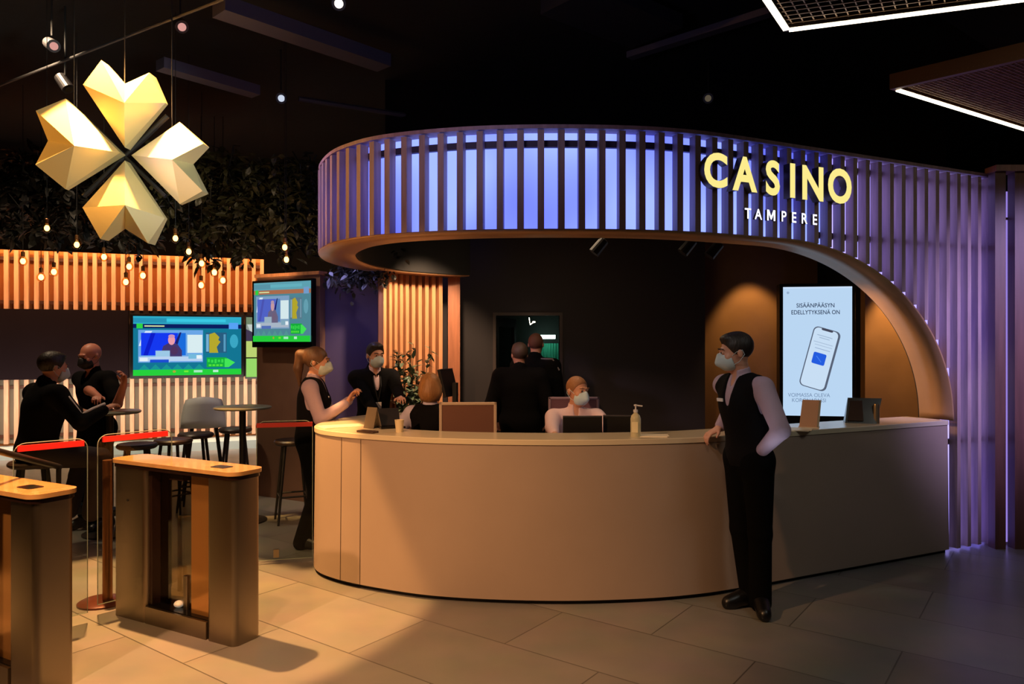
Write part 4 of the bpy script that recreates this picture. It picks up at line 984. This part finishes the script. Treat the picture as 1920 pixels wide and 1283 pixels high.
def person(label, loc, face, h=1.75, lean=(0,0), twist=0., pelvis=None, feet=None, hands=None, head=(0,0,0), vox=.007, top='shirt', shirt=None, vest=None, jacket=None,
           trousers=M_trs, hair=None, hairm=None, mask=M_mask, skin=SKIN, poles=None, handd=None, female=False, sit=False, knees=None, curl=.9, build=1., bare_arms=False, sitz=.74, group=None, shoulders_up=0., scalev=1.):
    """local frame: x right, y forward, z up; face = (fx, fy) forward in the world"""
    S = h/1.75; fa = math.atan2(face[1], face[0])-PI/2
    root = thing('person', (loc[0],loc[1],loc[2] if len(loc) > 2 else 0), fa, label, 'person', group)
    wl = wm(root).inverted()
    def L(p): q = wl @ Vector(p); return V3(q.x,q.y,q.z)
    pel = V3(0,0,(.95 if not sit else sitz+.09/S)*1.) * (S if not sit else 1) if pelvis is None else V3(*pelvis)
    up = nrm(V3(lean[0], lean[1], 1)); TL = .50*S
    neck = pel+up*TL
    rt = nrm(V3(math.cos(twist), math.sin(twist), 0)); rt = nrm(rt-up*(rt@up)); fw = nrm(np.cross(up, rt)); 
    sw = (.185 if not female else .165)*S*build**.5
    shz = neck-up*.062*S+up*shoulders_up
    sh = {+1: shz+rt*sw, -1: shz-rt*sw}
    hw = .085*S if not female else .092*S
    hp = {+1: pel+V3(1,0,0)*hw-V3(0,0,.03), -1: pel-V3(1,0,0)*hw-V3(0,0,.03)}
    R3 = np.stack([rt, fw, up]); B = build*S
    # legs
    ft = feet or {+1: (.11*S,.02,0), -1: (-.11*S,.0,0)}
    kn, an, toe = {}, {}, {}
    for sgn in (1,-1):
        f0 = V3(*ft[sgn][:3]); an_t = f0+V3(0,0,.085*S); fd = nrm(V3(*(ft[sgn][3] if len(ft[sgn]) > 3 else (sgn*.15,1,0))))
        kn[sgn], an[sgn] = ik(hp[sgn], an_t, .44*S, .42*S, fd+V3(0,0,.0) if not sit else V3(sgn*.1,1,.6)); toe[sgn] = (an[sgn]-V3(0,0,.045*S)+fd*.16*S, fd)
    # arms
    hd = hands or {}
    el, wr, hdir = {}, {}, {}
    for sgn in (1,-1):
        if sgn in hd: tgt = L(hd[sgn]) if not isinstance(hd[sgn], np.ndarray) else hd[sgn]
        else: tgt = sh[sgn]+V3(sgn*.06,.05,-.53*S)
        pole = (poles or {}).get(sgn, V3(sgn*.5,-.8,-.4))
        el[sgn], wr[sgn] = ik(sh[sgn], tgt, .29*S, .255*S, pole)
        hdir[sgn] = nrm(V3(*(handd or {}).get(sgn, tuple(nrm(wr[sgn]-el[sgn])))))
    # head frame: yaw, pitch(down +), roll
    yaw, pit, rol = head
    hf = nrm(V3(-math.sin(yaw)*math.cos(pit), math.cos(yaw)*math.cos(pit), -math.sin(pit)))
    hr = nrm(np.cross(hf, V3(0,0,1))); hu = np.cross(hr, hf)
    hr2 = hr*math.cos(rol)+hu*math.sin(rol); hu = hu*math.cos(rol)-hr*math.sin(rol); hr = hr2
    HS = S**.5*scalev
    nb = neck-up*.02*S+fw*.0
    hc = neck+up*.085*S+hf*.03*S+V3(0,0,.065*S)
    RH = np.stack([hr, hf, hu])
    hp_ = lambda x, y, z: hc+(hr*x+hf*y+hu*z)*HS
    def torso(s_, g=0.):
        s_.ell(pel+up*.0,(.155*B+g,.105*B+g,.13*S+g),R3,.03)
        s_.ell(pel+up*.17*S,(.135*B*(.93 if female else 1)+g,.098*B+g,.16*S+g),R3,.05)
        s_.ell(pel+up*.33*S+fw*.008,(.158*B*(.95 if female else 1)+g,.112*B+g,.16*S+g),R3,.05)
        if female: s_.ell(pel+up*.31*S+fw*.075+rt*.065,(.06*S+g,.055*S+g,.06*S+g),R3,.03).ell(pel+up*.31*S+fw*.075-rt*.065,(.06*S+g,.055*S+g,.06*S+g),R3,.03)
        for sgn in (1,-1):
            s_.cone(neck-up*.05*S, sh[sgn]-rt*sgn*.02, .062*S+g, .055*B+g, .04)
        return s_
    def arms(s_, g=0., wrist=True, stop=1.):
        for sgn in (1,-1):
            s_.cone(sh[sgn], el[sgn], .052*B+g, .040*B+g, .03)
            e2 = el[sgn]+(wr[sgn]-el[sgn])*stop
            s_.cone(el[sgn], e2, .040*B+g, (.027*B+.013*(1-stop))+g*.8, .012)
        return s_
    def legs(s_, g=0., hem=0.):
        for sgn in (1,-1):
            s_.cone(hp[sgn], kn[sgn], .085*B+g, .058*B+g, .03)
            s_.cone(kn[sgn], an[sgn]-(nrm(an[sgn]-kn[sgn])*-.03 if hem else 0), .056*B+g, .040*B+g+hem, .02)
        return s_
    def headf(s_):
        s_.cone(nb, hp_(0,-.015,-.05), .056*S, .05*S, .03)
        s_.ell(hp_(0,-.012,.035),V3(.075,.095,.088)*HS,RH,.02)
        s_.ell(hp_(0,.03,-.035),V3(.058,.062,.075)*HS,RH,.03)
        s_.ell(hp_(0,.058,-.088),V3(.026,.024,.02)*HS,RH,.03)
        s_.cone(hp_(0,.092,.018),hp_(0,.112,-.022),.008*HS,.013*HS,.012)
        s_.ell(hp_(0,.085,.034),V3(.05,.014,.01)*HS,RH,.015)
        for q in (1,-1):
            s_.ell(hp_(q*.031,.098,.016),V3(.017,.012,.011)*HS,RH,.01,True)
            s_.ell(hp_(q*.031,.083,.015),V3(.0135,.0135,.0125)*HS,RH,.003)
            s_.ell(hp_(q*.077,-.012,.0),V3(.009,.019,.03)*HS,RH,.006)
            s_.ell(hp_(q*.04,.06,-.02),V3(.022,.022,.02)*HS,RH,.02)
        s_.ell(hp_(0,.092,-.052),V3(.024,.010,.006)*HS,RH,.006).ell(hp_(0,.09,-.062),V3(.02,.010,.006)*HS,RH,.006)
        return s_
    def hand(s_, sgn):
        d = hdir[sgn]; w0 = wr[sgn]
        side = nrm(np.cross(d, V3(0,0,1)) if abs(d[2]) < .8 else np.cross(d, V3(0,1,0)))   # across the palm
        pn = nrm(np.cross(side, d)); pn = -pn if pn[2] > 0 else pn                        # palm normal, downwards
        Rh = np.stack([side, d, pn]); pc = w0+d*.055*S
        s_.cone(w0-d*.02, w0+d*.02, .026*S, .024*S, .01)
        s_.ell(pc,V3(.042,.05,.017)*S,Rh,.012)
        for k,(o_,l_) in enumerate(((-.030,.066),(-.010,.076),(.011,.071),(.030,.055))):
            b0 = pc+side*o_*S+d*.035*S; c1 = curl*(.75+.12*k)
            d1 = nrm(d*math.cos(c1*.5)+pn*math.sin(c1*.5)+side*o_*2); m1 = b0+d1*l_*.5*S
            d2 = nrm(d*math.cos(c1*1.3)+pn*math.sin(c1*1.3)); m2 = m1+d2*l_*.32*S
            d3 = nrm(d*math.cos(c1*1.9)+pn*math.sin(c1*1.9)); m3 = m2+d3*l_*.25*S
            s_.cone(b0, m1, .0105*S, .0092*S, .004).cone(m1, m2, .0092*S, .0085*S, .003).cone(m2, m3, .0085*S, .0075*S, .003)
        inn = -1 if sgn*(side@rt) > 0 else 1
        t0 = w0+d*.025*S+side*inn*.028*S; t1 = t0+nrm(side*inn*.8+d*.7+pn*.3)*.035*S; t2 = t1+nrm(side*inn*.25+d+pn*.5)*.032*S
        s_.cone(t0,t1,.015*S,.011*S,.008).cone(t1,t2,.011*S,.0085*S,.003)
    body = SDF(); torso(body); arms(body); legs(body)
    for sgn in (1,-1): body.cone(an[sgn], toe[sgn][0], .04*S, .03*S, .02); hand(body, sgn)
    headf(body)
    sdf_obj('body', body, vox, skin, root, -.001)
    # clothing
    st_ = 1. if not bare_arms else .45
    if shirt:
        s_ = SDF(); torso(s_, .010)
        if bare_arms:
            for sgn in (1,-1): s_.cone(sh[sgn], el[sgn]*.8+sh[sgn]*.2, .064*B, .056*B, .03)
        else: arms(s_, .014, stop=.93)
        s_.cone(neck-up*.02, neck+up*.035*S+fw*.004, .066*S, .059*S, .015)
        s_.ell(neck+up*.075*S+fw*.01,V3(.054,.056,.05)*S,R3,.004,True)
        s_.ell(neck+up*.02*S+fw*.085,V3(.022,.05,.07)*S,R3,.01,True)
        s_.cut(pel-up*.06, -up)
        sdf_obj('shirt', s_, vox, shirt, root)
        cf = SDF()
        if not bare_arms:
            for sgn in (1,-1):
                a_ = nrm(wr[sgn]-el[sgn]); cf.cone(wr[sgn]-a_*.055, wr[sgn]-a_*.012, .036*B, .034*B, .0)
            sdf_obj('cuffs', cf, vox, shirt, root)
    if vest:
        s_ = SDF(); torso(s_, .021)
        for sgn in (1,-1): s_.cone(sh[sgn]+rt*sgn*.03+up*.03, sh[sgn]+rt*sgn*.03-up*.16, .078*B, .055*B, .015, True)
        s_.cone(neck+up*.06+fw*.0, neck+up*.0+fw*.02, .075*S, .06*S, .01, True)
        s_.cone(neck+fw*.09+up*.02, pel+up*.30*S+fw*.16, .05*S, .012*S, .01, True)
        s_.cut(pel-up*.05*S, -up)
        sdf_obj('vest', s_, vox, vest, root)
    if jacket:
        s_ = SDF(); torso(s_, .024); arms(s_, .016, stop=.92)
        s_.cone(neck-up*.02-fw*.01, neck+up*.03*S-fw*.012, .078*S, .07*S, .02)
        s_.cone(neck+up*.09*S+fw*.02, neck+up*.03*S+fw*.03, .065*S, .055*S, .005, True)
        s_.cone(neck+fw*.10+up*.04, pel+up*.25*S+fw*.17, .05*S, .012*S, .01, True)
        s_.cut(pel-up*.13*S, -up)
        sdf_obj('jacket', s_, vox, jacket, root)
    s_ = SDF(); legs(s_, .014, .012*S)
    s_.ell(pel,(.155*B+.014,.105*B+.014,.13*S+.01),R3,.05)
    s_.cut(pel+up*.10*S, up)
    sdf_obj('trousers', s_, vox, trousers, root)
    for sgn in (1,-1):
        s_ = SDF(); fd = toe[sgn][1]; a_ = an[sgn]; zb = a_-V3(0,0,.085*S)
        s_.cone(a_, toe[sgn][0], .05*S, .041*S, .02).cone(a_-V3(0,0,.03*S)-fd*.03*S, a_-V3(0,0,.048*S)+fd*.13*S, .046*S, .036*S, .02).cone(a_+V3(0,0,.02), a_-V3(0,0,.03), .044*S, .044*S, .02)
        s_.cone(a_-V3(0,0,.06*S)+fd*.13*S,a_-V3(0,0,.06*S)+fd*.17*S,.034*S,.028*S,.02)
        s_.cut(zb+V3(0,0,.002), V3(0,0,-1))
        sdf_obj('shoe', s_, .007, M_shoe, root)
    if mask:
        s_ = SDF(); s_.ell(hp_(0,.038,-.042),V3(.066,.078,.068)*HS,RH,.02).cone(hp_(0,.105,.0),hp_(0,.115,-.045),.012*HS,.02*HS,.03)
        s_.cut(hp_(0,.0,.006), hu*.95-hf*.18); s_.cut(hp_(0,.035,-.04), -hf*.9+hu*.25); s_.cut(hp_(0,.05,-.108), -hu)
        mo = sdf_obj('face_mask', s_, .004, mask, root)
        lp = MB()
        for q in (1,-1):
            lp.tube([hp_(q*.058,.04,-.015),hp_(q*.076,.01,.012),hp_(q*.083,-.025,.02),hp_(q*.082,-.035,-.01),hp_(q*.072,.0,-.05),hp_(q*.05,.05,-.075)],.0018,5)
        lp.build('ear_loops', mask, mo)
    ey = MB()
    for q in (1,-1):
        ey.sphere(hp_(q*.031,.092,.0155),.0062*HS,8,6)
    ey.build('eyes', mat('iris_dark',(30,22,20),.2), root, smooth='y')
    br_ = MB()
    for q in (1,-1): br_.tube([hp_(q*.014,.098,.037),hp_(q*.032,.097,.042),hp_(q*.05,.082,.036)],.0035*HS,5)
    if hair: br_.build('eyebrows', hairm or M_black, root)
    if hair:
        s_ = SDF()
        if hair in ('short','side'):
            s_.ell(hp_(0,-.018,.045),V3(.083,.1,.092)*HS,RH,.02)
            s_.ell(hp_(0,.035,.102),V3(.055,.05,.024)*HS,RH,.03)
            s_.ell(hp_(0,.10,-.012),V3(.09,.085,.082)*HS,RH,.015,True)
            s_.ell(hp_(0,.05,-.09),V3(.12,.1,.09)*HS,RH,.015,True)
            s_.cut(hp_(0,-.05,-.055), -hu+hf*.1)
        elif hair == 'buzz':
            s_.ell(hp_(0,-.014,.037),V3(.0775,.0985,.0905)*HS,RH,.02); s_.ell(hp_(0,.11,-.01),V3(.095,.1,.085)*HS,RH,.015,True); s_.cut(hp_(0,-.04,-.03), -hu+hf*.2)
        elif hair in ('pony','bob'):
            s_.ell(hp_(0,-.02,.042),V3(.086,.103,.096)*HS,RH,.02)
            if hair == 'bob':
                s_.ell(hp_(0,-.045,-.03),V3(.098,.085,.09)*HS,RH,.03)
                for q in (1,-1): s_.cone(hp_(q*.068,.0,.02),hp_(q*.066,.005,-.085),.028*HS,.016*HS,.02)
            else:
                s_.cone(hp_(0,-.10,.075),hp_(0,-.145,.06),.034*HS,.04*HS,.03).cone(hp_(0,-.145,.06),hp_(0,-.16,-.06),.042*HS,.038*HS,.02).cone(hp_(0,-.16,-.06),hp_(0,-.14,-.2),.038*HS,.012*HS,.02)
                s_.cut(hp_(0,-.2,-.25), -hu)
            s_.ell(hp_(0,.11,-.03),V3(.066,.1,.09)*HS,RH,.015,True)
            if hair == 'pony': s_.ell(hp_(0,.03,-.115),V3(.12,.105,.09)*HS,RH,.015,True)
        sdf_obj('hair', s_, .005, hairm, root, relax=1)
    root['_dbg'] = 0; del root['_dbg']
    return root, dict(el=el, wr=wr, sh=sh, neck=neck, pel=pel, up=up, fw=fw, rt=rt, hp=hp_, S=S)
HAIR_D = mat('hair_dark',(36,28,24),.5,bump=.4,bscale=90,stretch=(1,1,.2)); HAIR_B = mat('hair_blond',(166,116,70),.5,var=.25,vscale=30,bump=.4,bscale=90,stretch=(1,1,.2)); HAIR_G = mat('hair_grey_brown',(74,56,46),.6,bump=.3,bscale=90)
HAIR_S = mat('hair_sandy',(150,104,70),.6,bump=.3,bscale=90); HAIR_BR = mat('hair_light_brown',(104,74,54),.5,var=.25,vscale=30,bump=.4,bscale=90,stretch=(1,1,.2))
BLK = mat('jacket_black',(9,8,9),.9,spec=.12,bump=.2,bscale=30)
# main standing man
hR = P(1349,806,4.86); 
r, k = person('standing man in black vest and lilac shirt, one hand on the desk front edge', (1.53,4.70), (-.92,-.39), 1.745, pelvis=(0,.05,.968),
    lean=(-.0,.11), hands={1: P(1350,802,4.9), -1: P(1428,846,4.53)}, poles={1: V3(.6,-.8,-.6), -1: V3(-.95,.15,-.1)}, handd={1: (.15,.9,-.45), -1: (.35,.25,-1)}, head=(-.48,.13,0.0),
    feet={1:(.055,-.01,0,(.1,1,0)), -1:(-.05,.0,0,(-.9,.6,0))}, vox=.006, shirt=M_shirt_l, vest=M_vest, hair='short', hairm=HAIR_D, curl=1.0)
fwv, upv, rtv = k['fw'], k['up'], k['rt']
bp_ = k['pel']+upv*.37*k['S']+fwv*.137+rtv*.055
Mb = Matrix([[rtv[i],fwv[i],upv[i],bp_[i]] for i in range(3)]+[[0,0,0,1]])
MB().box(-.026,.026,-.002,.006,-.01,.01,Mb).build('name_badge', mat('badge_white',(235,230,230),.4), r)
# seated masked person
person('seated person in pale pink shirt and face mask behind the desk monitors', (PX(1078,6.0),6.0), (.05,-1), 1.70, sit=True, sitz=.56, lean=(.0,.03), head=(.55,.06,0),
    hands={1:P(1040,817,5.42), -1:P(1160,822,5.5)}, feet={1:(.1,.4,0),-1:(-.1,.4,0)}, shirt=M_shirt_p, hair='buzz', hairm=HAIR_S, curl=.5, vox=.008,mask=mat('mask_blue',(200,228,246),.7,bump=.1,bscale=80))
# pony tail woman
r,k=person('woman with a long ponytail and black vest standing at the left desk end', (-1.66,6.13), (.93,.1), 1.655, lean=(.0,.06), female=True, head=(-.1,.05,0),
    hands={1:P(650,756,6.0), -1:P(656,750,6.25)}, poles={1:V3(.4,-.6,-.8),-1:V3(-.5,-.6,-.8)}, handd={1:(-.3,.5,.9),-1:(.3,.5,.9)}, feet={1:(.07,-.05,0),-1:(-.07,.07,0)}, shirt=M_shirt_l, vest=M_vest, hair='pony', hairm=HAIR_BR, curl=1.2, vox=.008)
bp_ = k['pel']+k['up']*.36*k['S']+k['fw']*.138+k['rt']*.05
Mb = Matrix([[k['rt'][i],k['fw'][i],k['up'][i],bp_[i]] for i in range(3)]+[[0,0,0,1]])
MB().sphere((0,0,0),(.009,.006,.009),10,6,Mb).build('badge', mat('badge_white',(235,230,230),.4), r)
# suit man
r,k=person('man in dark suit and white face mask behind the left desk end', (PX(700,7.15),7.15), (.42,-.9), 1.70, lean=(.02,.14), head=(.15,.1,0),
    hands={1:P(722,800,6.72), -1:P(757,766,6.5)}, poles={1:V3(.3,-.8,-.8),-1:V3(-.5,-.5,-.8)}, handd={-1:(.2,1,.1)}, shirt=M_shirt_p, jacket=BLK, hair='short', hairm=HAIR_D, curl=.9, vox=.008)
nk=k['neck']; fv=k['fw']; uv=k['up']
ln=MB(); ln.tube([nk+fv*.07+k['rt']*.04+uv*.0, nk+fv*.15-uv*.12+k['rt']*.03, nk+fv*.165-uv*.26],.005,5).tube([nk+fv*.07-k['rt']*.04, nk+fv*.15-uv*.12-k['rt']*.03, nk+fv*.165-uv*.26],.005,5)
lo_=ln.build('lanyard', mat('lanyard_black',(24,22,26),.6), r)
Mb = Matrix([[k['rt'][i],fv[i],uv[i],(nk+fv*.168-uv*.31)[i]] for i in range(3)]+[[0,0,0,1]])
MB().box(-.03,.03,-.002,.004,-.045,.045,Mb).build('pass_card', mat('badge_white',(235,230,230),.4), lo_)
# blond seated woman from behind
person('blond woman in black vest seated with her back to us behind the desk', (PX(806,5.95),5.95), (.12,.99), 1.64, sit=True, sitz=.60, female=True, lean=(0,.02), head=(.25,.12,0),
    hands={1:P(850,830,6.2),-1:P(760,815,6.25)}, feet={1:(.1,.4,0),-1:(-.1,.4,0)}, shirt=mat('shirt_pale_violet',(206,196,222),.75), vest=M_vest, hair='bob', hairm=HAIR_B, mask=None, curl=.5, vox=.008)
# two dark figures at the doorway
person('person in a long black coat, back turned, nearer of two by the doorway', (PX(975,7.35),7.35), (.15,1), 1.69, shirt=BLK, jacket=BLK, hair='short', hairm=HAIR_G, mask=None, head=(.35,0,0), vox=.009, build=1.25,
    hands={1:V3(.27,.12,.86),-1:V3(-.25,.15,.9)})
r,k=person('taller person with a shaved head, back turned, at the dark doorway', (PX(1004,7.85),7.85), (.3,.95), 1.80, shirt=BLK, jacket=BLK, hair='buzz', hairm=mat('hair_stubble',(110,70,56),.7), mask=None, head=(.1,0,0), vox=.009, build=1.1)
q=k['sh'][1]; MB().tube([k['neck']+k['rt']*.075-k['fw']*.05+k['up']*.012, q-k['fw']*.055+k['up']*.075, q+k['rt']*.07-k['fw']*.05-k['up']*.04],.010,6).build('shoulder_stripe', mat('stripe_grey',(120,112,118),.7), r)
# far left pair
r,k=person('seated person in dark jacket with white sleeve stripe at the bar table', (PX(68,5.75),5.75), (.52,.75), 1.70, sit=True, sitz=.76, lean=(.0,.16), head=(.0,.1,0),
    hands={1:P(196,768,5.9),-1:P(150,771,6.35)}, poles={1:V3(.7,-.3,-.8),-1:V3(-.8,-.3,-.6)}, feet={1:(.12,.36,.26),-1:(-.12,.3,.26)}, shirt=BLK, jacket=BLK, hair='short', hairm=HAIR_D, curl=.6, vox=.008, trousers=mat('trousers_maroon',(40,26,26),.8), build=1.15)
sp=[k['sh'][1]+k['up']*.07, k['sh'][1]*.5+k['el'][1]*.5+V3(.02,.0,.072), k['el'][1]+V3(.01,0,.066), k['el'][1]*.5+k['wr'][1]*.5+V3(0,0,.058), k['wr'][1]+V3(0,0,.045)]
MB().tube(sp,.012,6).build('sleeve_stripe', mat('stripe_white',(220,212,208),.7), r)
person('bald person in black shirt and black face mask at the bar table', (PX(183,6.75),6.75), (-.4,-.92), 1.70, lean=(.03,.05), head=(.0,.22,.0), bare_arms=True,
    hands={-1:P(232,722,6.42), 1:P(200,760,6.3)}, poles={-1:V3(-.4,.1,-1),1:V3(.9,-.3,-.5)}, handd={-1:(-.3,.2,.9),1:(-.6,.6,0)}, shirt=BLK, hair=None, mask=mat('mask_black',(20,18,20),.6), curl=1.1, vox=.008, build=1.1, skin=mat('skin_tan',(196,126,104),.5))
# ================================================================ CAMERA / RENDER SETTINGS
cam = bpy.data.cameras.new('camera'); co = bpy.data.objects.new('camera', cam); COL.objects.link(co)
co.location = (0,0,H); co.rotation_euler = (PI/2,0,0); cam.sensor_width = 36; cam.lens = F/1920*36; cam.clip_end = 60
sc.camera = co
vs = sc.view_settings; vs.view_transform = 'Standard'; vs.look = 'None'; vs.gamma = 1; vs.use_curve_mapping = False; vs.exposure = 0.
sc.cycles.max_bounces = 6; sc.cycles.transparent_max_bounces = 12; sc.cycles.sample_clamp_indirect = 4; sc.cycles.use_denoising = True
wd_ = bpy.data.worlds.new('world'); sc.world = wd_; wd_.use_nodes = True
wd_.node_tree.nodes['Background'].inputs[0].default_value = (.05,.05,.06,1); wd_.node_tree.nodes['Background'].inputs[1].default_value = .1
def light(kind, name, loc, power, color, aim=None, size=.2, spot=60, blend=.5, sy=None):
    l = bpy.data.lights.new(name, kind); l.energy = power; l.color = color
    if kind == 'AREA':
        l.size = size
        if sy: l.shape = 'RECTANGLE'; l.size_y = sy
    elif kind == 'SPOT': l.spot_size = math.radians(spot); l.spot_blend = blend; l.shadow_soft_size = size
    else: l.shadow_soft_size = size
    o = bpy.data.objects.new(name, l); COL.objects.link(o); o.location = loc
    if aim is not None:
        o.rotation_euler = (Vector(aim)-Vector(loc)).to_track_quat('-Z','Y').to_euler()
    return o
W = (1.,.58,.27); W2 = (1.,.72,.45); C_ = (.75,.85,1.); V = (.42,.38,1.)
light('SPOT','key_warm',(-2.6,1.7,3.3),520,(1.,.52,.24),(-.9,4.9,.1),.06,60,.5)
light('SPOT','key_floor',(-2.9,5.2,4.6),2500,(1.,.5,.16),(-2.8,5.1,0),.04,54,.12)
light('SPOT','near_floor',(-1.4,2.2,4.5),460,(1.,.5,.19),(-1.5,3.6,0),.1,70,.8)
light('SPOT','lounge_warm',(-4.2,6.4,4.5),250,W2,(-4.2,8.8,0),.1,110,.6)
light('SPOT','desk_soft',(.6,2.2,3.1),46,(1.,.72,.45),(.3,4.9,.2),.2,56,.9)
light('SPOT','right_cool',(3.0,2.6,3.3),58,(.86,.9,.84),(3.0,5.2,.3),.4,100,.9)
light('AREA','kiosk_fill',(.3,6.3,2.9),14,W2,(.3,6.5,0),1.0)
light('SPOT','wood_wall',(-.6,7.0,2.7),190,(1.,.66,.4),(-1.0,7.95,1.4),.05,80,.6)
light('SPOT','wall_scallop',(2.75,8.45,2.75),60,W,(2.95,8.95,.9),.04,70,.5)
light('SPOT','wall_scallop_right',(3.95,7.2,2.7),160,W,(4.25,7.75,.9),.04,70,.5)
light('SPOT','arch_gold',(2.3,6.6,1.9),60,W,(3.4,6.1,1.7),.1,90,.7)
light('SPOT','arch_top',(1.2,3.9,.6),14,C_,(2.5,5.5,2.35),.1,24,.7)
light('AREA','slat_top',LW(Lw*.35,.75,3.35),150,(1,.5,.2),LW(Lw*.35,0,2.4),7.,sy=.1)
light('AREA','slat_base',LW(Lw*.4,.9,.9),75,(1.,.84,.70),LW(Lw*.4,.0,.6),7.,sy=.2)
light('AREA','violet_wash',(-1.65,7.2,2.3),3.,V,(-1.65,7.9,1.4),.3)
light('SPOT','canopy_left_violet',(-3.8,4.2,3.3),330,(.9,.66,1.),(-1.4,6.0,2.8),.2,26,.6)
light('SPOT','canopy_right_violet',(5.6,3.6,3.4),900,(.55,.45,1.),(4.15,6.2,1.9),.2,44,.7)
light('SPOT','clover_right',(-.5,3.3,2.7),330,(.95,1.,.86),(-2.8,5.5,3.1),.25,34,.6)
light('SPOT','clover_left',(-6.2,4.7,3.5),430,(1.,.42,.08),(-2.85,5.5,3.1),.25,30,.6)
light('SPOT','clover_front',(-2.4,1.8,4.2),45,(1.,.9,.55),(-2.85,5.5,3.1),.2,32,.6)
light('SPOT','foliage_warm',(-2.6,7.4,2.2),26,W,(-2.6,8.6,2.8),.1,80,.8)
light('SPOT','ceiling_wash',(-.5,3.,2.9),50,(.6,.55,.9),(-.8,5.5,4.6),.3,120,.9)
light('SPOT','floor_violet',(3.7,4.9,4.5),130,(.3,.3,1.),(3.35,4.8,0),.2,36,.8)
light('SPOT','desk_person',(-.9,3.0,3.3),75,(1.,.86,.8),(1.4,4.7,1.45),.08,20,.6)
